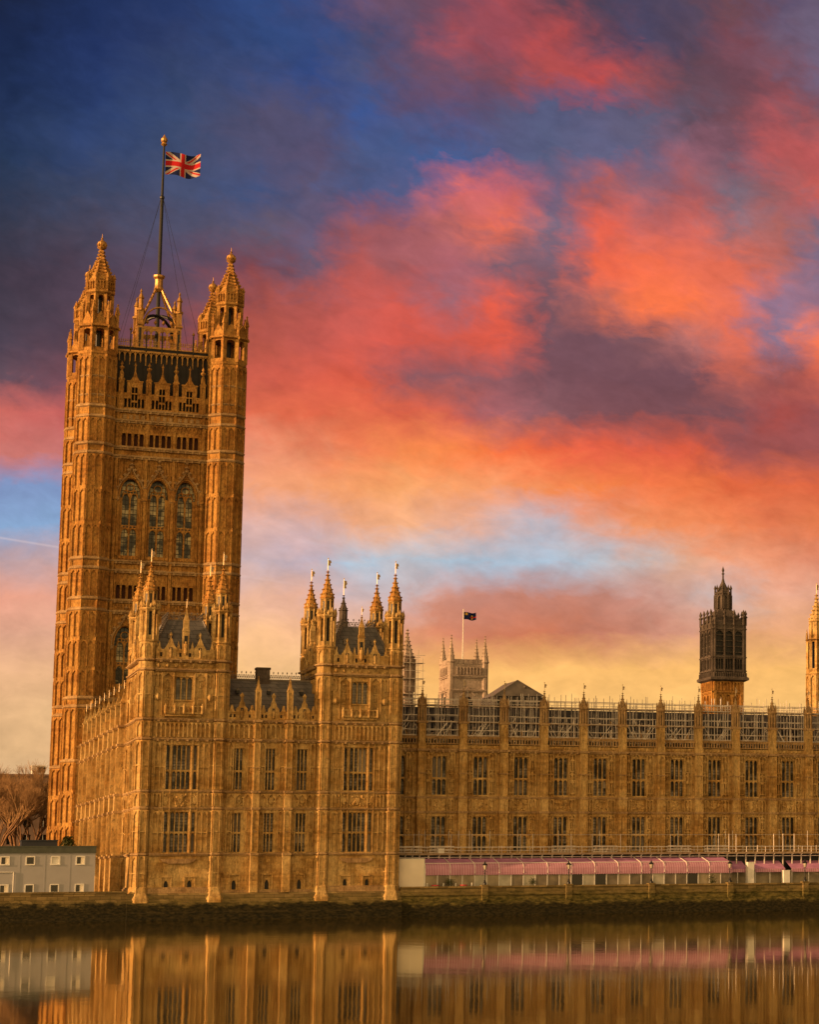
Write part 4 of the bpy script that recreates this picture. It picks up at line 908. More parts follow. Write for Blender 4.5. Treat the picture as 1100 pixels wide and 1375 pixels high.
for tf in (E_(LCX, LCY-3.1), E_(LCX, LCY+3.1), S_(LCX-3.1, LCY), S_(LCX+3.1, LCY)):
    ln.tf = tf
    for i in range(5):
        u = -2.6+i*1.3; ln.box(u-.13, u+.13, -.13, .13, 89.4, 93.6)
        if i < 4: arch_fill(ln, u, u+1.3, 91.8, 92.9, 93.1, -.1, .1)
        if i < 4: ln.rings(u+.65, 0, [(.02, 93.9), (.25, 94.3), (.02, 94.8)], 5)
    ln.box(-2.8, 2.8, -.15, .15, 93.1, 93.6); ln.box(-2.8, 2.8, -.15, .15, 89.6, 90.1)
    P = arch_pts(-2.6, 2.6, 93.6, 97.0, 7)
    for p, q in zip(P, P[1:]): ln.tube((p[0], 0, p[1]), (q[0], 0, q[1]), .16, .16, 5)
    ln.tf = ID
ln.rings(LCX, LCY, [(.5, 100.4), (.75, 100.9), (.62, 101.5), (.62, 102.6), (.9, 103.0), (.9, 103.3), (.3, 103.5)], 8)
ln.build('iron_lantern', [GILT, IRON], TW)
FP = thing('flagpole', 'tall black mast with gilded finial standing on the tower lantern and stayed by wires', 'flagpole', (LCX, LCY, 89))
p = MB(); p.tube((LCX, LCY, 89), (LCX, LCY, 117), .35, .29, 10); p.tube((LCX, LCY, 117), (LCX, LCY, 126.4), .23, .17, 10); p.rings(LCX, LCY, [(.25, 116.7), (.36, 116.9), (.36, 117.2), (.25, 117.4)], 8); p.build('mast', IRON, FP)
p = MB(); p.rings(LCX, LCY, [(.2, 126.2), (.5, 126.5), (.32, 126.8), (.52, 127.1), (.5, 127.5), (.2, 127.9), (.04, 128.3)], 8); p.build('finial', GILT, FP)
p = MB()
for sx_, sy_ in ((-1, -1), (1, -1), (-1, 1), (1, 1)): p.tube((LCX+.2*sx_, LCY, 116.9), (LCX+6.6*sx_, LCY+6.6*sy_, 89), .03, .03, 4)
p.build('stay_wires', IRON, FP)
def flag_mesh(x, y, z1, w, h, kind, label, ang=0.0, amp=.35, droop=.0):
    nx, nz = 96, 48; mb = MB(); idx = []
    ca, sa = math.cos(ang), math.sin(ang)
    for j in range(nz+1):
        for i in range(nx+1):
            s, t = i/nx, j/nz
            wv = amp*s**.6*math.sin(s*9.5+t*1.6); zz = z1-t*h-droop*h*(s-.25*math.sin(s*7.5)*.6)+.1*h*math.sin(s*6+1)*s
            u = s*w*.97; idx.append(mb.vt(x+u*ca-wv*sa, y+u*sa+wv*ca, zz))
    def col(s, t):
        X, Y = (s-.5)*2, (t-.5)   # 2:1 field
        if kind == 'union':
            if abs(Y) < .10 or abs(X) < .10: return 1
            if abs(Y) < .167 or abs(X) < .167: return 2
            dn = abs(X*.5-Y)*.894; up__ = abs(X*.5+Y)*.894
            d = (X*.5-Y); e = (X*.5+Y)
            for dd, sg in ((d, 1), (e, -1)):
                k = dd*.894
                if abs(k) < .1:
                    lo = (0 < k*(1 if X > 0 else -1)*sg < .067)
                    return 1 if lo else 2
            return 0
        q = 0
        if s < .42 and t < .5: q = 3 if (abs(s-.2) < .1 and abs(t-.25) < .16) else 0
        if abs(s-.68) < .07 and .3 < t < .85: q = 3
        if abs(t-.62) < .07 and s > .5: q = 1
        return q
    for j in range(nz):
        for i in range(nx): mb.face([idx[j*(nx+1)+i], idx[j*(nx+1)+i+1], idx[(j+1)*(nx+1)+i+1], idx[(j+1)*(nx+1)+i]], col((i+.5)/nx, (j+.5)/nz))
    o = mb.build('flag', [FBLUE, FRED, FWHITE, FYEL], None, True); tag(o, label, 'flag'); return o
flag_mesh(LCX+.32, LCY, 125.3, 5.9, 4.05, 'union', 'large union flag, red white and blue, flying from the mast on the tall tower', -.12, .38, .04)

#@@SOUTH
# ------------------------------------------------------------------ long southern range running back to the tower
SR = thing('southern_range', 'sunlit buttressed stone wing running back from the pavilion to the tall tower', 'building', (2, 39, -.6))
SY0, SY1, SK = 14.3, 65.4, -.0165
tfS = S_(.15, SY0, SK); LEN = SY1-SY0; NB = 9; st = LEN/NB
ops = []
for i in range(NB):
    c = (i+.5)*st
    ops += [(c-1.0, c+1.0, 13.1, 18.6), (c-1.0, c+1.0, 4.8, 9.9), (c-1.0, c+1.0, -.2, 3.0)]
mb = MB(tfS); wall(mb, 0, LEN, -.7, 22.4, ops, 0, .66); wl = mb.build('long_wall', STONE, SR)
courses(tfS, wl, 0, LEN, [(z, d, .3, 0) for z, d in ((4.3, .3), (10.4, .25), (12.75, .25), (19.6, .32), (22.2, .36))])
rb = MB(tfS)
for i in range(NB):
    for z0, z1 in ((13.1, 19.2), (4.8, 10.1), (10.7, 12.5), (19.9, 22.0)):
        ribs(rb, i*st+.6, i*st+1.6, z0, z1, 2, .08, .1); ribs(rb, (i+1)*st-1.6, (i+1)*st-.6, z0, z1, 2, .08, .1)
rb.build('carved_panels', STONE, wl)
for i in range(NB):
    c = (i+.5)*st
    window(SR, tfS, c-1, c+1, 13.1, 18.6, 3, (15.6,)); window(SR, tfS, c-1, c+1, 4.8, 9.9, 3, (7.3,)); window(SR, tfS, c-1, c+1, -.2, 3.0, 2, ())
for i in range(NB+1):
    u = i*st; b = MB(tfS); b.box(u-.62, u+.62, -.1, 1.35, -.7, 4.3); b.box(u-.55, u+.55, -.1, 1.15, 4.3, 12.75); b.box(u-.48, u+.48, -.1, .95, 12.75, 22.2); b.box(u-.36, u+.36, -.1, .75, 22.2, 25.6)
    for z, d in ((4.3, 1.5), (10.4, 1.3), (12.75, 1.25), (19.6, 1.1), (22.2, 1.1)): b.box(u-.7, u+.7, -.1, d, z-.16, z+.17, 1)
    for z0, z1, d in ((4.7, 10.1, 1.15), (13.1, 19.2, .95)): ribs(b, u-.4, u+.4, z0, z1, 1, .1, .06, d)
    bo = b.build('buttress', [STONE, TRIM], SR)
    p = MB(); x, y, _ = tfS(u, .35, 0); p.rings(x, y, [(.5, 25.4), (.52, 25.6), (.36, 25.7)], 4, math.pi/4); spirelet(p, x, y, 25.6, .38, 1.9, 4, 3); po = p.build('pinnacle', STONE, bo); vane(po, x, y, 27.3, 1.1, .7, .6)
pp = MB(tfS); wall(pp, 0, LEN, 22.3, 23.9, [(k*.7+.2, k*.7+.55, 22.7, 23.5) for k in range(int(LEN/.7))], .1, .25); pp.box(0, LEN, -.15, .14, 23.9, 24.05); pp.build('parapet', STONE, SR)
r_ = MB(); r_.quad((.9, SY0, 22.8), (4.6, SY0, 26.6), (3.8, SY1, 26.6), (.1, SY1, 22.8)); r_.quad((4.6, SY0, 26.6), (8.6, SY0, 22.8), (8.6, SY1, 22.8), (3.8, SY1, 26.6)); r_.build('roof', SLATE, SR)
mb = MB(); mb.quad((8.6, SY0, -.7), (8.6, SY1, -.7), (8.6, SY1, 22.9), (8.6, SY0, 22.9)); mb.build('plain_wall', STONE, SR)

#@@RIVERFRONT
# ------------------------------------------------------------------ the long river front
RF = thing('river_front_range', 'long honey stone river front of repeating traceried window bays behind the pink awnings', 'building', (75, 12, -.6))
FY, BX0, BB, NBAY = 8.0, 39.83, 6.0, 12
tfR = E_(0, FY); RX0, RX1 = 35.2, BX0+NBAY*BB+.6
ops = []
wins = [BX0+3.0-.3+i*BB-.02 for i in range(-1, NBAY)]
wins = [BX0+2.7+i*BB for i in range(-1, NBAY)]
for c in wins: ops += [(c-1.06, c+1.06, 12.85, 18.4), (c-1.06, c+1.06, 4.75, 9.8)]
ops = [o for o in ops]
mb = MB(tfR); wall(mb, RX0, RX1, -.9, 20.1, ops, 0, .66); wl = mb.build('long_wall', STONE, RF)
courses(tfR, wl, RX0, RX1, [(4.3, .26, .3, 0), (10.35, .22, .26, 0), (12.45, .22, .26, 0), (19.2, .34, .36, .9)])
rg = random.Random(11); rb = MB(tfR)
for i, c in enumerate(wins):
    L0, R0 = c-2.15, c+2.15
    for z0, z1 in ((12.9, 18.9), (4.8, 10.0)):
        zm_ = (z0+z1)/2
        ribs(rb, L0, c-1.2, z0, z1, 2, .08, .12, 0, 0, True, (zm_, zm_-.9)); ribs(rb, c+1.2, R0, z0, z1, 2, .08, .12, 0, 0, True, (zm_, zm_-.9))
        for u in (c-1.65, c+1.65):
            for zz in (z0+.35, zm_+.55):      # canopied niches, one above the other
                rb.box(u-.36, u-.24, 0, .3, zz, zz+1.5); rb.box(u+.24, u+.36, 0, .3, zz, zz+1.5); rb.box(u-.36, u+.36, 0, .34, zz-.14, zz); rb.prism([(u-.42, zz+1.45), (u+.42, zz+1.45), (u+.12, zz+1.75), (u, zz+2.2), (u-.12, zz+1.75)], 0, .36)
            rb.rings(u, .08, [(.1, zm_-.35), (.22, zm_-.1), (.22, zm_+.25), (.05, zm_+.5)], 5); rb.prism([(u-.3, z1-1.2), (u+.3, z1-1.2), (u, z1-.3)], 0, .18)
    for u in (c-1.13, c+1.13): rb.box(u-.07, u+.07, 0, .2, 4.5, 18.9)
    carved(rb, c-1.0, c+1.0, 10.5, 12.3, rg, 34)
    ribs(rb, L0, c-1.15, 10.55, 12.3, 2, .1, .12); ribs(rb, c+1.15, R0, 10.55, 12.3, 2, .1, .12)
    for u in (c-1.65, c+1.65): carved(rb, u-.4, u+.4, 10.6, 12.2, rg, 8)
    for k in range(7): u = c-2.0+k*.66; rb.rings(u, .1, [(.08, 19.45), (.2, 19.6), (.16, 19.85), (.04, 20.0)], 5)
    for k in range(9): u = c-2.1+k*.525; rb.prism([(u-.22, 18.95), (u+.22, 18.95), (u, 18.55)], 0, .2)
rb.build('carved_panels', STONE, wl)
for c in wins:
    window(RF, tfR, c-1.06, c+1.06, 12.85, 18.4, 3, (15.25,), GLASS); window(RF, tfR, c-1.06, c+1.06, 4.75, 9.8, 3, (7.15,), GLASS)
for i in range(NBAY+1):
    u = BX0+i*BB; b = MB(tfR)
    b.box(u-.72, u+.72, -.1, 1.0, -.9, 4.3); b.box(u-.64, u+.64, -.1, .9, 4.3, 12.4); b.box(u-.58, u+.58, -.1, .78, 12.4, 20.2); b.box(u-.52, u+.52, -.3, .66, 20.2, 23.2)
    for z, d in ((4.3, 1.15), (10.35, 1.02), (12.45, .98), (19.2, 1.08), (23.2, .85)): b.box(u-.74, u+.74, -.1, d, z-.15, z+.16, 1)
    for z in (7.2, 15.9): b.box(u-.68, u+.68, -.05, .98, z-.07, z+.07, 1)
    for z0, z1, d in ((4.6, 10.1, .9), (12.8, 18.9, .78), (20.5, 23.0, .66)): ribs(b, u-.42, u+.42, z0, z1, 1, .1, .06, d)
    bo = b.build('buttress', [STONE, TRIM], RF)
    p = MB(); x, y = u, FY-.2
    p.rings(x, y, [(.36, 23.1), (.36, 25.6)], 8, None, 0)
    for j in range(8):
        a = math.pi/8+j*math.pi/4; p.rings(x+.5*math.cos(a), y+.5*math.sin(a), [(.1, 23.2), (.1, 25.6)], 4, a)
        c_, s_ = math.cos(a+math.pi/8), math.sin(a+math.pi/8); p.tube((x+.37*c_, y+.37*s_, 23.5), (x+.37*c_, y+.37*s_, 25.0), .09, .09, 4, 1)
    p.rings(x, y, [(.5, 25.4), (.68, 25.6), (.68, 25.8), (.45, 25.9)], 8); spirelet(p, x, y, 25.85, .48, 2.4, 8, 4)
    for j in range(4):
        a = math.pi/4+j*math.pi/2; p.rings(x+.62*math.cos(a), y+.62*math.sin(a), [(.09, 25.6), (.12, 26.3), (.02, 26.9)], 4, a)
    po = p.build('pinnacle', [TRIM, IRON], bo); vane(po, x, y, 28.1, 1.15, .8, .6)
pp = MB(tfR); OP = [(RX0+.2+k*.42, RX0+.46+k*.42, 20.25, 20.9) for k in range(int((RX1-RX0)/.42)-1)]
wall(pp, RX0, RX1, 20.1, 21.1, OP, .12, .2); wall(pp, RX0, RX1, 20.1, 21.1, OP, -.12, 0); pp.box(RX0, RX1, -.14, .18, 21.1, 21.25); pp.build('parapet', TRIM, RF)
r_ = MB(); r_.quad((RX0, FY+.9, 20.3), (RX1, FY+.9, 20.3), (RX1, FY+6.5, 25.9), (RX0, FY+6.5, 25.9)); r_.quad((RX0, FY+6.5, 25.9), (RX1, FY+6.5, 25.9), (RX1, FY+12, 20.3), (RX0, FY+12, 20.3)); r_.box(RX0, RX1, FY, FY+1, 20.0, 20.15)
r_.build('roof', SHEET, RF)
mb = MB(); mb.quad((RX0, FY+12, -.9), (RX1, FY+12, -.9), (RX1, FY+12, 20.4), (RX0, FY+12, 20.4)); mb.quad((RX1, FY, -.9), (RX1, FY+12, -.9), (RX1, FY+12, 20.4), (RX1, FY, 20.4)); mb.build('plain_wall', STONE, RF)

# ------------------------------------------------------------------ scaffolding over the roof, one cage per bay
ORD = ['first', 'second', 'third', 'fourth', 'fifth', 'sixth', 'seventh', 'eighth', 'ninth', 'tenth', 'eleventh', 'twelfth']
def scaffold(x0, x1, label, seed):
    R = random.Random(seed); t = thing('roof_scaffold', label, 'scaffolding', ((x0+x1)/2, FY, 20.2), 'scaffold cages along the roof edge')
    s = MB(); y0, y1 = FY+.25, FY+1.6; n = 10
    for i in range(n+1):
        x = x0+(x1-x0)*i/n+R.uniform(-.3, .3)*(0 < i < n)
        for y, zt in ((y0, 25.8+R.choice((0, .3, .9, 1.5, -1.5, -2.2))), (y1, 26.2+R.choice((0, .6, 1.2, 1.6)))): s.tube((x, y, 20.2), (x+R.uniform(-.05, .05), y, zt), .05, .05, 5)
        for z in (21.4, 23.4, 25.7): s.tube((x, y0-.15, z), (x, y1+.2, z), .04, .04, 4)
    s.build('standards', TUBE, t)
    s = MB()
    for y in (y0-.08, y1+.08):
        for z in (20.9, 21.4, 22.2, 23.35, 24.3, 25.7, 26.6): s.tube((x0-.1, y, z+R.uniform(-.05, .05)), (x1+.1, y, z+R.uniform(-.05, .05)), .055, .055, 4)
    s.build('ledgers', TUBE, t)
    s = MB()
    for k in range(6): xa = R.uniform(x0, x1-2); s.tube((xa, y0-.12, 20.6), (xa+R.uniform(1.2, 2.2)*R.choice((-1, 1)), y0-.12, 23.2), .045, .045, 4)
    s.build('braces', TUBE, t)
    s = MB()
    for z in (21.25, 23.25, 25.62): s.box(x0, x1, y0, y1, z, z+.07); s.box(x0, x1, y0-.03, y0, z, z+.22)
    s.build('deck_boards', BOARD, t)
    for k in range(16):      # loose boards and stone props stacked on the lifts
        xa = R.uniform(x0+.2, x1-.5); z = R.choice((21.33, 21.33, 21.33, 23.33)); h = R.uniform(.3, 1.5); w = R.uniform(.05, .22); sk = R.uniform(-.5, .5)
        s = MB(E_(0, FY)); yy = -R.uniform(.4, 1.0)
        s.prism([(xa, z), (xa+w, z), (xa+w+sk, z+h), (xa+sk, z+h)], yy-.12, yy); s.build('stacked_prop', R.choice((PALE, TUBE, SHEET, TRIM)), t)
scaffold(35.7, BX0-.7, 'narrow scaffold cage wedged beside the pavilion tower, above the half-hidden bay', 90)
for i in range(NBAY-1):
    if BX0+i*BB > 101: break
    scaffold(BX0+i*BB+.65, BX0+(i+1)*BB-.65, 'scaffold cage over the %s full window bay to the right of the pavilion' % ORD[i], 100+i)
sh = MB(); sh.box(36, 102, FY+2.4, FY+2.5, 26.9, 26.98)
rr_ = random.Random(77)
SHF = thing('roof_handrail', 'long bare tube handrail along the ridge behind the scaffold cages', 'handrail', (70, FY+7, 25.9))
s = MB()
for z in (26.6, 27.2): s.tube((36, FY+7, z), (104, FY+7, z+.1), .045, .045, 4)
s.build('rails', TUBE, SHF)
for i in range(34): s = MB(); x = 36+i*2+rr_.uniform(-.3, .3); s.tube((x, FY+7, 25.5), (x, FY+7, 27.3+rr_.choice((0, 0, .5, 1.2))), .045, .045, 4); s.build('upright', TUBE, SHF)

#@@TERRACE
# ------------------------------------------------------------------ river wall, lamps, awnings
RWL = thing('river_wall', 'mossy green terrace wall along the water below the pink awnings', 'wall', (70, 0, -4))
w = MB(); pr = [(.2, -.15), (-.42, -.15), (-.42, -.38), (-.3, -.42), (-.3, -1.15), (-.42, -1.2), (-.42, -1.42), (-.3, -1.5), (-.3, -2.3), (-.55, -2.42), (-.6, -2.6), (-.7, -6)]
for (y0, z0), (y1, z1) in zip(pr, pr[1:]): w.quad((35.5, y0, z0), (140, y0, z0), (140, y1, z1), (35.5, y1, z1))
w.quad((35.5, .2, -.15), (140, .2, -.15), (140, .2, -1), (35.5, .2, -1)); w.build('wall_face', RWALL, RWL)
LAMPX = [47.25, 59.4, 71.75, 83.9, 95.85, 108]
for x in LAMPX:
    q = MB(); q.box(x-.42, x+.42, -.75, .1, -2.1, -.12); q.box(x-.52, x+.52, -.85, .2, -.14, .02); q.box(x-.5, x+.5, -.82, .1, -1.45, -1.2); q.prism([(x-.42, -2.1), (x+.42, -2.1), (x, -2.7)], -.7, -.3); q.build('wall_pier', RWALL, RWL)
def lamp(x, label):
    y = -.35; t = thing('street_lamp', label, 'lamp', (x, y, .02), 'lamps along the terrace wall')
    p = MB(); p.rings(x, y, [(.26, .02), (.24, .25), (.12, .4), (.14, .55), (.07, .7), (.06, 1.5), (.1, 1.6), (.06, 1.7), (.05, 2.0), (.12, 2.1)], 8); p.tube((x-.3, y, 1.85), (x+.3, y, 1.85), .03, .03, 4); p.build('post', IRON, t)
    p = MB(); p.rings(x, y, [(.14, 2.1), (.27, 2.7)], 6); p.build('lantern_glass', LAMPG, t)
    p = MB(); p.rings(x, y, [(.3, 2.7), (.34, 2.76), (.2, 2.92), (.08, 3.05), (.1, 3.12), (.02, 3.35)], 6)
    for j in range(6): a = math.pi/6+j*math.pi/3; p.tube((x+.16*math.cos(a), y+.16*math.sin(a), 2.1), (x+.31*math.cos(a), y+.31*math.sin(a), 2.7), .025, .025, 4)
    p.build('lantern_frame', IRON, t); return t
l0 = lamp(LAMPX[0], 'black lamp post on the first wall pier right of the cream hoarding')
LL = ['second black lamp post to the right of the cream hoarding', 'black lamp post on the third wall pier counted from the cream hoarding', 'black lamp post at the right-hand end of the long pink awning', 'black lamp post right of both white pillars, past the end of the long awning']
for x, lb in zip(LAMPX[1:5], LL): dup(l0, (x-LAMPX[0], 0, 0), lb)
# cream hoarding
HB = thing('hoarding', 'blank cream hoarding panel between the pavilion and the first pink awning', 'hoarding', (37.5, 2, -.6))
q = MB(); q.box(35.75, 39.22, 1.9, 2.0, -.2, 3.62); q.build('panel', CREAM, HB)
q = MB(); q.box(35.7, 39.3, 1.86, 2.05, 3.62, 3.74); q.box(35.7, 39.3, 1.86, 2.05, -.35, -.2)
for x in (35.72, 39.22): q.box(x-.05, x+.05, 1.86, 2.05, -.6, 3.7)
q.build('frame', WHITE, HB)
def awning(x0, x1, label, seed):
    R = random.Random(seed)
    t = thing('awning', label, 'awning', ((x0+x1)/2, 2, -.6), 'pink striped awnings on the terrace')
    q = MB(); a, b = x0+.03, x1-.03
    prof = [(5.2, 3.72), (3.4, 3.52), (2.15, 3.02), (1.75, 2.75), (1.55, 2.3), (1.5, 1.75)]
    q.quad((a, 5.2, 3.72), (b, 5.2, 3.72), (b, 2.15, 3.02), (a, 2.15, 3.02)); q.build('canopy', CANVAS, t)
    q = MB(); n = 10
    for (y0, z0), (y1, z1) in zip(prof[2:], prof[3:]): q.quad((a, y0, z0), (b, y0, z0), (b, y1, z1), (a, y1, z1))
    for i in range(n):      # scalloped valance hem
        u0, u1 = a+(b-a)*i/n, a+(b-a)*(i+1)/n; c = (u0+u1)/2
        q.face([q.vt(u0, 1.5, 1.75), q.vt(u1, 1.5, 1.75), q.vt(u1, 1.5, 1.45), q.vt(c, 1.5, 1.33), q.vt(u0, 1.5, 1.45)])
    q.build('valance', STRIPE, t)
    q = MB()
    for x in (x0, (x0+x1)/2): q.box(x-.05, x+.05, 1.62, 1.74, -.68, 2.4)
    q.tube((x0, 5.2, 3.78), (x0, 2.15, 3.08), .05, .05, 5); q.tube((x0, 2.15, 3.08), (x0, 1.7, 2.75), .05, .05, 5); q.tube((x0, 1.7, 2.75), (x0, 1.47, 1.6), .05, .05, 5); q.tube((x0, 2.1, 3.05), (x1, 2.1, 3.05), .05, .05, 5)
    q.build('frame', WHITE, t)
    for k in range(2): ua = x0+.07+k*(x1-x0)/2; q = MB(); q.box(ua, ua+(x1-x0)/2-.13, 1.66, 1.7, -.3, 1.5); q.build('side_screen', R.choice(SCR), t)
    return t
AW0, AWN = 39.3, 13; AWW = (84.95-AW0)/AWN
names_ = ['pink striped awning section next to the cream hoarding']+['%s pink striped awning section counted rightwards from the cream hoarding' % o for o in ORD[1:]]+['last pink striped awning section, ending beside the dark gap and white pillar']
for i in range(AWN): awning(AW0+i*AWW, AW0+(i+1)*AWW, names_[i], 31+i)
# beyond the long awning: lower ones set back between white pillars
def low_awning(x0, x1, label):
    t = thing('low_awning', label, 'awning', ((x0+x1)/2, 4, -.6), 'low red awnings beyond the long one')
    q = MB(); q.quad((x0, 6.5, 3.3), (x1, 6.5, 3.3), (x1, 3.6, 1.95), (x0, 3.6, 1.95)); q.build('canopy', CANVAS, t)
    q = MB(); q.quad((x0, 3.6, 1.95), (x1, 3.6, 1.95), (x1, 3.55, 1.45), (x0, 3.55, 1.45)); q.build('valance', STRIPE, t)
    q = MB(); [q.box(x-.05, x+.05, 3.7, 3.8, -.68, 1.9) for x in (x0+.1, (x0+x1)/2, x1-.1)]; q.build('frame', WHITE, t)
    q = MB(); q.box(x0, x1, 4.6, 4.66, -.3, 1.75); q.build('side_screen', SCREEN, t)
low_awning(85.1, 88.2, 'short low red awning squeezed between the long awning and the first white pillar')
low_awning(89.4, 94.3, 'low red awning between the two white pillars'); low_awning(95.3, 101, 'low red awning to the right of the second white pillar, cut by the frame edge')
for x, z, lb in ((88.15, 2.95, 'tall white square pillar just past the end of the long awning'), (93.9, 1.72, 'short white square pillar to the right of the tall one')):
    q = MB(); q.box(x-.5, x+.5, 2.0, 2.9, -.68, z); q.box(x-.54, x+.54, 1.96, 2.94, -.68, -.3); q.box(x-.53, x+.53, 1.97, 2.93, z-.12, z); tag(q.build('white_pillar', WHITE), lb, 'pillar')
# scaffold platform above the awnings
def platform(x0, x1, label, seed):
    R = random.Random(seed); t = thing('scaffold_platform', label, 'scaffolding', ((x0+x1)/2, 5, -.6), 'scaffold platforms above the awnings')
    q = MB(); q.box(x0, x1, 5.0, 7.0, 4.28, 4.36); q.box(x0, x1, 4.95, 5.0, 4.22, 4.5); q.build('deck', BOARD, t)
    q = MB()
    for y in (5.05, 6.5): q.tube((x0, y, 3.9), (x1, y, 3.9), .055, .055, 5)
    for i in range(4):
        x = x0+(x1-x0)*(i+.5)/4; q.tube((x, 5.3, -.68), (x, 5.3, 4.3), .1, .1, 6); q.tube((x, 4.8, 4.18), (x, 7, 4.18), .05, .05, 5)
        xx = x+R.uniform(-.3, .3); q.tube((xx, 5.1, 4.3), (xx, 5.1, 5.3+R.choice((0, .2, 1.9))), .045, .045, 5); q.tube((xx, 6.6, 4.3), (xx, 6.6, 5.5+R.choice((0, 2.2))), .045, .045, 5)
    q.build('tube_frame', TUBE, t)
    q = MB()
    for z in (4.85, 5.35): q.tube((x0, 5.1, z), (x1, 5.1, z), .045, .045, 4)
    q.tube((x0, 6.6, 5.3), (x1, 6.6, 5.3), .04, .04, 4); q.tube((x0, 6.6, 7.1), (x1, 6.6, 7.1), .03, .03, 4)
    if R.random() < .6: xa = R.uniform(x0, x0+1.5); [q.tube((xa, 5.4, z), (xa+3.6, 5.4, z), .07, .07, 4) for z in (4.6, 5.0, 5.45)]; [q.tube((xa+k*.9, 5.4, 4.35), (xa+k*.9+.45, 5.4, 5.4), .05, .05, 4) for k in range(4)]
    q.build('guard_rail', TUBE, t)
    q = MB(); q.box(x0, x1, 6.2, 6.3, -.6, 4.2); q.build('dark_gap_sheet', IRON, t)  # black sheet added to stand in for the shade under the deck
platform(35.75, BX0, 'short scaffold platform above the cream hoarding', 200)
for i in range(11):
    x0 = BX0+i*BB
    if x0 > 100: break
    platform(x0, x0+BB, 'scaffold platform under the %s full window bay right of the pavilion' % ORD[i], 201+i)
q = MB(); q.box(41.9, 42.8, 5.2, 5.8, 4.37, 5.1); q.box(41.85, 42.85, 5.15, 5.85, 5.1, 5.16); tag(q.build('site_box', WHITE), 'small white site box on the platform under the first window bay', 'box')
def cafe_table(x, label):
    t = thing('cafe_table', label, 'table', (x, 1.0, -.68), 'cafe tables behind the terrace wall')
    q = MB(); q.rings(x, 1.0, [(.3, -.68), (.28, -.62), (.05, -.58), (.05, -.02)], 8); q.build('pedestal', IRON, t)
    q = MB(); q.rings(x, 1.0, [(.52, -.1), (.5, .02), (.5, .05)], 12); q.build('tablecloth', TERRA, t)
    q = MB()
    for dx in (-.95, .95):
        q.box(x+dx-.22, x+dx+.22, .8, 1.2, -.26, -.2); q.box(x+dx*1.2-.03, x+dx*1.2+.03, .8, 1.2, -.2, .3)
        for a in (-.18, .18):
            for b in (.84, 1.16): q.box(x+dx+a-.02, x+dx+a+.02, b-.02, b+.02, -.68, -.26)
        q.build('chair', WHITE, t); q = MB()
cafe_table(40.6, 'small red-clothed cafe table nearest the cream hoarding'); cafe_table(44.6, 'small red-clothed cafe table between the first shrub and the first lamp post')
def potted(x, y, r, label):
    t = thing('potted_shrub', label, 'plant', (x, y, -.68), 'small shrubs behind the terrace wall'); q = MB(); q.rings(x, y, [(.18, -.68), (.26, -.2)], 8); q.build('pot', FARB, t)
    q = MB(); R = random.Random(int(x*10)); q.tube((x, y, -.2), (x, y, .3), .04, .03, 5)
    for k in range(260):
        a, b, c = R.gauss(0, r*.45), R.gauss(0, r*.35), R.gauss(0, r*.45); p = Vector((x+a, y+b, .35+c)); d1 = Vector((R.uniform(-1, 1), R.uniform(-1, 1), R.uniform(-1, 1)))*.1; d2 = Vector((R.uniform(-1, 1), R.uniform(-1, 1), R.uniform(-1, 1)))*.1
        q.face([q.vt(*(p-d1)), q.vt(*(p+d2)), q.vt(*(p+d1))])
    q.build('foliage', LEAF, t)
potted(42.6, .9, .7, 'dark rounded shrub behind the wall under the second awning section'); potted(54.5, .9, .6, 'low dark shrub behind the wall right of the first lamp post'); potted(81.6, .9, .75, 'dark bushy shrub behind the wall left of the fourth lamp post')

#@@LEFT
# ------------------------------------------------------------------ left bank
LWL = thing('embankment_wall', 'plain pale-topped river wall below the grey cabin', 'wall', (-40, 0, -4))
w = MB(); pr = [(.4, -.35), (-.3, -.35), (-.3, -.6), (-.2, -.64), (-.2, -1.55), (-.35, -1.62), (-.45, -2.2), (-.7, -6)]
for (y0, z0), (y1, z1) in zip(pr, pr[1:]): w.quad((-200, y0, z0), (-.4, y0, z0), (-.4, y1, z1), (-200, y1, z1))
w.quad((-200, .4, -.35), (-.4, .4, -.35), (-.4, .4, -1), (-200, .4, -1)); w.build('wall_face', river_wall_mat('embankment_stone', -1.0, -1.75), LWL)
CB = thing('site_cabin', 'long grey two-storey portable cabin with dark green fascia behind the embankment wall', 'cabin', (-20, 4.5, -.6))
CX0, CX1, CY = -38.0, -4.2, 3.0; tfC = E_(0, CY)
wx = [-6.02-k*3.08 for k in range(11)]
ops = [(x-.46, x+.46, 3.27, 4.2) for x in wx]+[(x-.46, x+.46, -.35, .56) for x in wx]
mb = MB(tfC); wall(mb, CX0, CX1, -.7, 4.7, ops, 0, .15); mb.tf = ID; mb.quad((CX1, CY, -.7), (CX1, CY+3.2, -.7), (CX1, CY+3.2, 4.7), (CX1, CY, 4.7)); mb.quad((CX0, CY+3.2, -.7), (CX1, CY+3.2, -.7), (CX1, CY+3.2, 4.7), (CX0, CY+3.2, 4.7))
for k in range(11): mb.box(CX1-k*3.08-1.56*0-.03, CX1-k*3.08+.03, CY-.02, CY, -.7, 4.7)
mb.build('cabin_wall', CABIN, CB)
mb = MB(); mb.box(CX0, CX1+.1, CY-.15, CY+3.4, 4.7, 5.58); mb.box(CX0, CX1+.14, CY-.2, CY+3.45, 5.5, 5.62); mb.build('fascia', FASCIA, CB)
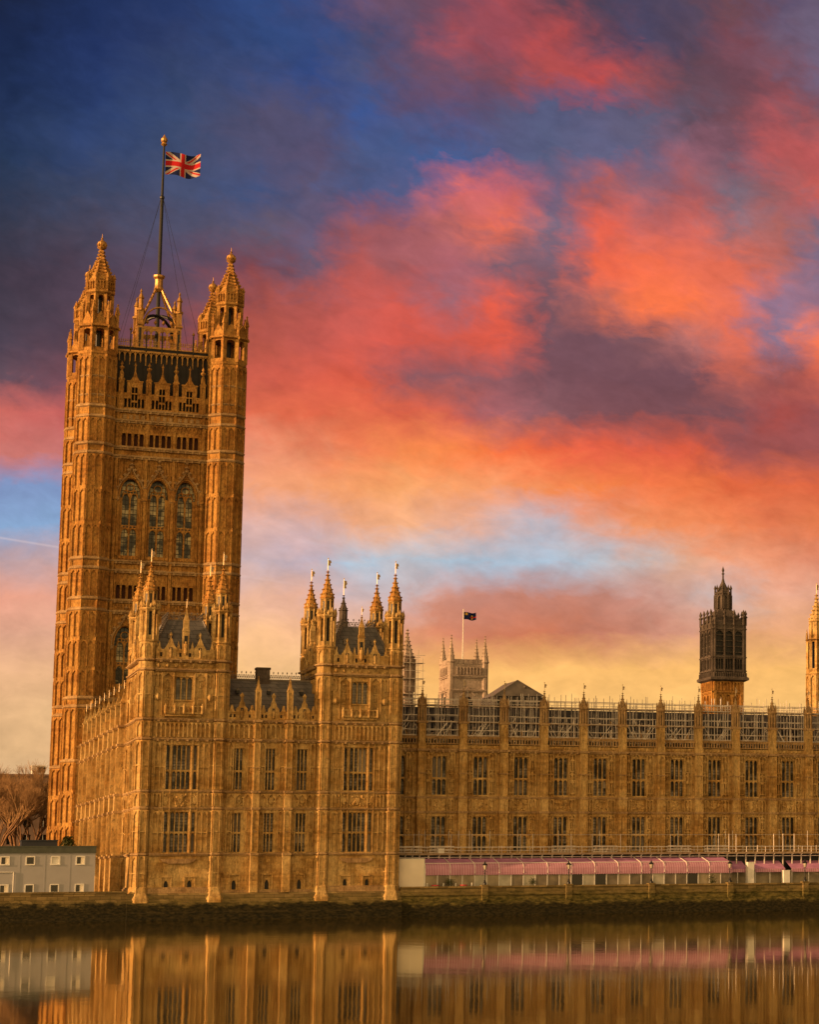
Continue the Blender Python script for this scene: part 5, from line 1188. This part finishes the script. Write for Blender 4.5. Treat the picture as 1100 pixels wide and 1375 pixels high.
for zz in (3.27, -.35):
    for i, x in enumerate(wx):
        q = MB(tfC); f = .11; z1 = zz+.92
        q.box(x-.58, x-.46+.02, -.05, .06, zz-.12, z1+.12); q.box(x+.44, x+.58, -.05, .06, zz-.12, z1+.12); q.box(x-.58, x+.58, -.05, .065, z1-.02, z1+.12); q.box(x-.6, x+.6, -.05, .1, zz-.14, zz+.02)
        wo_ = q.build('window', WHITE, CB); q = MB(tfC); q.box(x-.46, x+.46, -.13, -.1, zz, zz+.93)
        q.build('pane', WHITE if (zz > 0 and i == 1) else DARKGL, wo_)
        if (i+int(zz)) % 3 == 0: q = MB(tfC); q.box(x+.05, x+.44, -.1, -.08, zz, zz+.92); q.build('curtain', CREAM, wo_)
q = MB(tfC); q.tube((-30, .08, 2.25), (-14.15, .08, 2.25), .05, .05, 6); q.tube((-14.15, .08, 2.25), (-14.15, .08, -.6), .05, .05, 6); q.build('conduit', WHITE, CB)
q = MB(); q.box(-12.9, -8.4, 10, 12.5, -.7, 6.4); q.box(-13.0, -8.3, 9.9, 12.6, 6.4, 6.55); tag(q.build('container', NAVY), 'dark blue container whose top shows over the roof of the grey cabin', 'container')
def shrub(x, y, z0, r, h, n, label, seed):
    R = random.Random(seed); t = thing('evergreen_shrub', label, 'shrub', (x, y, -.7)); q = MB(); q.tube((x, y, -.7), (x, y, z0+h*.6), .15, .06, 6); q.build('stem', BARK, t); q = MB()
    for k in range(n):
        th = R.uniform(0, 6.28); rr = r*R.random()**.5; zz = z0+h*R.random(); rr *= (1-((zz-z0)/h)**2*.7); p = Vector((x+rr*math.cos(th), y+rr*math.sin(th), zz+R.gauss(0, .2)))
        d1 = Vector((R.uniform(-1, 1), R.uniform(-1, 1), R.uniform(-1, 1)))*.22; d2 = Vector((R.uniform(-1, 1), R.uniform(-1, 1), R.uniform(-1, 1)))*.22; q.face([q.vt(*(p-d1)), q.vt(*(p+d2)), q.vt(*(p+d1))])
    q.build('foliage', LEAF, t)
shrub(-5.4, 30, 3, 1.6, 4.2, 1500, 'dark evergreen shrub peeping over the cabin roof beside the tall tower', 1)
def bare_tree(x, y, h, label, seed, spread=1.0):
    R = random.Random(seed); t = thing('bare_tree', label, 'tree', (x, y, -.7), 'leafless trees in the gardens'); a = MB(); b = MB()
    def grow(p, d, L, r, lev):
        q = p+d*L
        (a if lev < 3 else b).tube(p, q, r, r*.72, 5 if lev < 3 else 3)
        if lev == 6: return
        n = (5 if lev == 0 else 3 if lev < 4 else R.choice((3, 3, 4)))
        for k in range(n):
            ax = Vector((R.uniform(-1, 1), R.uniform(-1, 1), R.uniform(-.25, .8))); nd = (d+ax*(.62*spread if lev else .55)).normalized(); nd.z = max(nd.z, .0 if lev > 2 else .3)
            grow(p+d*L*R.uniform(.62, 1.0) if lev else q, nd.normalized(), L*R.uniform(.62, .86), r*.62, lev+1)
        if lev >= 2: grow(q, (d+Vector((R.uniform(-.3, .3), R.uniform(-.3, .3), .1))).normalized(), L*.7, r*.6, lev+1)
    grow(Vector((x, y, -.7)), Vector((R.uniform(-.06, .06), 0, 1)).normalized(), h*.305, h*.017, 0)
    a.build('trunk', BARK, t); b.build('crown', TWIG, t)
TREES = [(-10.5, 104, 20.5, 'leafless tree with pale forked trunk at the left picture edge'), (-6.3, 118, 20, 'leafless tree between the left edge and the tower, slim pale branches'), (-3.6, 128, 21, 'leafless tree right behind the foot of the tall tower'), (-13.8, 122, 22, 'taller leafless tree half cut off by the left edge'), (-8.5, 136, 22, 'rearmost leafless tree with a hazy brown crown in front of the brick block')]
for i, (x, y, h, lb) in enumerate(TREES): bare_tree(x, y, h, lb, 40+i)
AB = thing('brick_block', 'long brown brick block with flat roof behind the leafless trees', 'building', (-20, 190, -.7))
tfA = E_(0, 185); ops = []
for i in range(24):
    for j in range(6): ops.append((-60+i*3.1, -60+i*3.1+1.5, 2+j*3.5, 4.0+j*3.5))
mb = MB(tfA); wall(mb, -62, 16, -.7, 23.0, ops, 0, .3); mb.tf = ID; mb.box(-62, 16, 186, 200, -.7, 22.9); mb.box(-62.3, 16.3, 184.7, 200, 23.0, 23.4); mb.build('block_wall', FARB, AB)
ab = 0
for o in ops:
    if o[0] < -22: continue
    if ab >= 98: break
    q = MB(tfA); q.box(o[0], o[1], -.32, -.26, o[2], o[3]); q.box(o[0]+.68, o[0]+.78, -.26, -.2, o[2], o[3], 1); q.build('window', [DARKGL, WHITE], AB); ab += 1
q = MB(); q.box(.3, 2.9, 188, 191, 23.4, 25.2, 0); q.box(1.4, 2.92, 187.9, 188, 23.9, 25.0, 1); q.box(.2, 3.0, 187.8, 191.2, 25.2, 25.35); q.build('roof_plant_room', [WHITE, IRON], AB)

#@@BEHIND
# ------------------------------------------------------------------ towers behind the roofs
CH = thing('church_tower', 'pale square church tower with four slim pinnacles and a flag, beyond the roofs', 'tower', (106.1, 256, -.7))
hx0, hx1, hy0, hy1 = 102.4, 111.9, 250, 259.5
mb = MB(E_(0, hy0)); wall(mb, hx0, hx1, -.7, 55.5, [(105.8, 108.6, 41, 47.2)], 0, .8); arch_fill(mb, 105.8, 108.6, 45.2, 47.1, 47.2, -.8, -.002); mb.box(105.8, 108.6, -.9, -.8, 41, 47.2, 1)
for k in range(5): mb.box(105.8, 108.6, -.8, -.55, 41.4+k*1.1, 41.7+k*1.1)
mb.tf = S_(hx0, 0); wall(mb, hy0, hy1, -.7, 55.5, [(253.4, 256.2, 41, 47.2)], 0, .8); mb.box(253.4, 256.2, -.9, -.8, 41, 47.2, 1); mb.tf = ID
mb.quad((hx1, hy0, -.7), (hx1, hy1, -.7), (hx1, hy1, 55.5), (hx1, hy0, 55.5)); mb.quad((hx0, hy1, -.7), (hx1, hy1, -.7), (hx1, hy1, 55.5), (hx0, hy1, 55.5)); mb.build('tower_wall', [PALE, IRON], CH)
for tf, lo, hi in ((E_(0, hy0), hx0, hx1), (S_(hx0, 0), hy0, hy1)):
    ss = MB(tf)
    for z in (48.6, 52.2, 40): string(ss, lo, hi, z, .4, .6, 0, 0)
    ribs(ss, lo+1.8, hi-1.8, 52.6, 54.6, 7, .25, .2)
    for k in range(6): u = lo+1.6+k*(hi-lo-3.2)/5; q = MB(tf); q.box(u-.55, u+.55, -.5, .1, 55.4, 56.6); q.build('merlon', PALE, CH)
    ss.build('battlements', PALE, CH); ss = MB(tf); ss.prism([((lo+hi)/2-2.2, 47.2), ((lo+hi)/2, 49.6), ((lo+hi)/2+2.2, 47.2), ((lo+hi)/2+1.7, 47.2), ((lo+hi)/2, 48.9), ((lo+hi)/2-1.7, 47.2)], 0, .3); ss.build('hood_mould', PALE, CH)
ss = MB(); ss.box(hx0+.2, hx1-.2, hy0+.3, hy1, 55.0, 55.4); ss.build('roof', LEAD, CH)
for x in (hx0+.4, hx1-.4):
    for y in (hy0+.4, hy1-.4):
        p = MB(); p.rings(x, y, [(.85, -.7), (.8, 55.6), (1.05, 55.9), (.9, 56.2), (.75, 57.0)], 8); spirelet(p, x, y, 57.0, .74, 6.0, 8, 6); p.build('corner_pinnacle', PALE, CH)
p = MB(); p.tube((106.9, 255, 55), (106.9, 255, 70), .16, .1, 6); tag(p.build('flagpole', WHITE), 'thin pale flagpole standing on the pale church tower', 'flagpole')
flag_mesh(107.05, 255, 69.3, 3.3, 1.9, 'dark', 'small dark flag with a yellow patch flying over the pale church tower', .1, .2, .08)
# scaffolded spire behind the pavilion
SP = thing('scaffolded_spire', 'slim grey spire wrapped in scaffolding just right of the pavilion tower', 'tower', (62.7, 121, -.7))
p = MB(); p.rings(62.7, 121, [(1.3, -.7), (1.3, 43.5), (1.6, 43.8), (1.2, 44)], 8); oct_panels(p, 62.7, 121, 1.3, 37, 43.4, 1, .1, .12); spirelet(p, 62.7, 121, 44, 1.1, 5.4, 8, 6); p.build('spire', PALE, SP)
p = MB(); R = random.Random(4)
for i in range(5):
    for y in (119, 123): x = 60.4+i*1.25; p.tube((x, y, 30), (x, y, 43+R.choice((.5, 1.5, 5.5, 2.5))), .06, .06, 4)
for k in range(9):
    for y in (119, 123): p.tube((60, y, 32+k*1.5), (65.8, y, 32+k*1.5), .055, .055, 4)
p.build('tubes', TUBE, SP)
p = MB(); [p.box(60.2, 65.6, 119, 119.9, 33.4+k*3, 33.5+k*3) for k in range(4)]; p.build('deck_boards', BOARD, SP)
# thin gilt-vaned turret seen between the spires of the near tower
TT = thing('small_lead_turret', 'small dark turret with gilt vane between the spires of the right-hand pavilion tower', 'turret', (34.6, 40, 20))
p = MB(); x, y = 34.55, 40
p.rings(x, y, [(.75, 20), (.75, 40.6), (.95, 40.8), (.6, 41), (.6, 42.6), (.8, 42.7)], 8); spirelet(p, x, y, 42.6, .62, 2.6, 8, 3); p.build('turret_shaft', DARKST, TT); vane(TT, x, y, 45, 2.6, 1.1, .6)
# grey tent roof
GT = thing('temporary_roof', 'grey gabled sheeted roof rising behind the scaffold cages', 'roof', (68.5, 62, 20))
q = MB(E_(0, 60)); q.prism([(63.9, 31.6), (72.7, 31.75), (68.0, 34.35)], -9, 0); q.box(64.1, 72.5, -8.9, -.2, 20, 31.6, 1); q.build('sheeting', [LEAD, SHEET], GT)
q = MB(E_(0, 60)); [q.box(64.2+k*.92, 64.34+k*.92, -.2, -.05, 28, 31.5) for k in range(10)]; q.tube((63.9, 0, 31.6), (68.0, 0, 34.35), .1, .1, 5); q.tube((72.7, 0, 31.75), (68.0, 0, 34.35), .1, .1, 5); q.rings(69.3, 0, [(.1, 33.0), (.25, 33.2), (.1, 33.4)], 6); q.build('frame', LEAD, GT)
# dark ventilation tower
VT = thing('ventilation_tower', 'dark sooty square ventilation tower with spiked top on a golden stone shaft', 'tower', (106.3, 63, -.7))
vx0, vx1, vy0 = 103.45, 109.1, 60; vs = vx1-vx0; vy1 = vy0+vs
mb = MB()
for tf, lo, hi in ((E_(0, vy0), vx0, vx1), (S_(vx0, 0), vy0, vy1)):
    mb.tf = tf; ops = [(lo+.55+k*1.6, lo+1.8+k*1.6, 29.6, 33.0) for k in range(3)]
    wall(mb, lo, hi, -.7, 35.4, ops, 0, .3)
    for o in ops: mb.box(o[0], o[1], -.36, -.3, o[2], o[3]); arch_fill(mb, o[0], o[1], 31.8, 32.9, 33.0, -.3, -.003); [mb.box(o[0]+k*.5-.05+.25, o[0]+k*.5+.05+.25, -.3, -.1, o[2], 32.4) for k in range(3)]
    string(mb, lo, hi, 33.3, .2, .3); ribs(mb, lo+.1, hi-.1, 33.6, 35.2, 9, .12, .12)
    for u in (lo+.3, hi-.3): mb.box(u-.3, u+.3, 0, .25, -.7, 35)
mb.tf = ID; mb.quad((vx1, vy0, -.7), (vx1, vy1, -.7), (vx1, vy1, 35.4), (vx1, vy0, 35.4)); mb.quad((vx0, vy1, -.7), (vx1, vy1, -.7), (vx1, vy1, 35.4), (vx0, vy1, 35.4)); mb.build('shaft', TSTONE, VT)
mb = MB(); cx, cy = (vx0+vx1)/2, (vy0+vy1)/2; h = vs/2
mb.rings(cx, cy, [(h, 35.1), (h+.8, 35.5), (h+.8, 35.9), (h+.35, 36.2), (h+.35, 37.0)], 4, math.pi/4)
for tf, lo, hi in ((E_(0, vy0-.35), vx0-.35, vx1+.35), (S_(vx0-.35, 0), vy0-.35, vy1+.35), (Nf(vx1+.35, 0), vy0-.35, vy1+.35)):
    mb.tf = tf; n = 3; st_ = (hi-lo-1.0)/n; ops = []
    for k in range(n): ops += [(lo+.5+k*st_+.16, lo+.5+(k+1)*st_-.16, 39.9, 44.3), (lo+.5+k*st_+.2, lo+.5+(k+1)*st_-.2, 37.4, 39.2)]
    wall(mb, lo, hi, 36.9, 45.2, ops, 0, .66)
    for o in ops:
        mb.box(o[0], o[1], -.5, -.45, o[2], o[3], 1)
        m_n = 2 if o[2] > 39.5 else 3
        for k in range(1, m_n if m_n == 3 else 1): u = o[0]+(o[1]-o[0])*k/m_n; mb.box(u-.07, u+.07, -.4, -.08, o[2], o[3])
        if m_n == 2:
            for k in range(4): mb.box(o[0], o[1], -.42, -.2, o[2]+.5+k*1.0, o[2]+.62+k*1.0)
            arch_fill(mb, o[0], o[1], o[3]-.8, o[3]-.1, o[3], -.4, -.05)
    for k in range(n+1): u = lo+.5+k*st_; mb.box(u-.1, u+.1, 0, .22, 36.5, 45.4); mb.rings(u, .1, [(.2, 45.3), (.2, 46.6), (.34, 46.8), (.12, 47.1), (.26, 47.4), (.03, 48.1)], 5)
    for z in (37.1, 39.55, 44.6): mb.box(lo, hi, 0, .18, z-.12, z+.12)
    ribs(mb, lo+.3, hi-.3, 35.95, 36.8, 14, .1, .1, .02, 0, False)
mb.tf = ID; mb.quad((vx0-.2, vy1+.2, 36.9), (vx1+.2, vy1+.2, 36.9), (vx1+.2, vy1+.2, 45.2), (vx0-.2, vy1+.2, 45.2)); mb.build('louvred_stage', [DARKST, IRON], VT)
mb = MB(); mb.rings(cx, cy, [(h+.4, 45.2), (h+.4, 45.5), (2.3, 46.7), (1.5, 47.9), (1.2, 48.3)], 4, math.pi/4); mb.build('roof', DARKST, VT)
mb = MB(); mb.rings(cx, cy, [(1.25, 48.1), (1.2, 51.0), (1.4, 51.2), (1.3, 51.4)], 8)
oct_panels(mb, cx, cy, 1.22, 48.4, 50.9, 1, .12, .12)
for j in range(8):
    a = math.pi/8+j*math.pi/4; mb.rings(cx+1.4*math.cos(a), cy+1.4*math.sin(a), [(.12, 48.1), (.12, 52.0), (.2, 52.1), (.02, 52.8)], 4, a)
mb.rings(cx, cy, [(1.25, 51.3), (.8, 52.2), (.3, 53.3), (.14, 54.0), (.13, 54.7), (.3, 54.85), (.1, 55.0), (.22, 55.5), (.02, 56.2)], 8); mb.build('lantern', DARKST, VT)
# turret cut by the right edge
RT = thing('stone_turret', 'slim golden stone turret with crocketed spire cut off by the right picture edge', 'turret', (123.3, 60, -.7))
for x, y, zt in ((123.3, 60, 0.0), (128.5, 62, -3.0)):
    p = MB(); r = 1.6; p.rings(x, y, [(r, -.7), (r, 37+zt)], 8); 
    for a, b in ((22, 30), (30.4, 36.8)): oct_panels(p, x, y, r, a+zt, b+zt, 1, .1, .1)
    for z in (30.2, 37): p.rings(x, y, [(r, z-.3+zt), (r+.3, z+zt), (r, z+.4+zt)], 8)
    open_stage(p, x, y, r, 37+zt, 43+zt, .8, 0, 1, True, .26); p.rings(x, y, [(1.2, 42.9+zt), (r+.4, 43.2+zt), (1.2, 43.5+zt), (1.15, 46.4+zt), (1.4, 46.6+zt), (1.2, 46.8+zt)], 8); oct_ribs(p, x, y, 1.15, 43.4+zt, 46.5+zt, .12)
    for j in range(8): a = math.pi/8+j*math.pi/4; p.rings(x+1.75*math.cos(a), y+1.75*math.sin(a), [(.15, 42.6+zt), (.15, 44+zt), (.02, 45.2+zt)], 4, a)
    t = p.build('turret_shaft', [STONE, IRON], RT); s = MB(); spirelet(s, x, y, 46.7+zt, 1.25, 5.0, 8, 6); so_ = s.build('spire', STONE, t); vane(so_, x, y, 51.5+zt, 2.0, 1.2, .6)
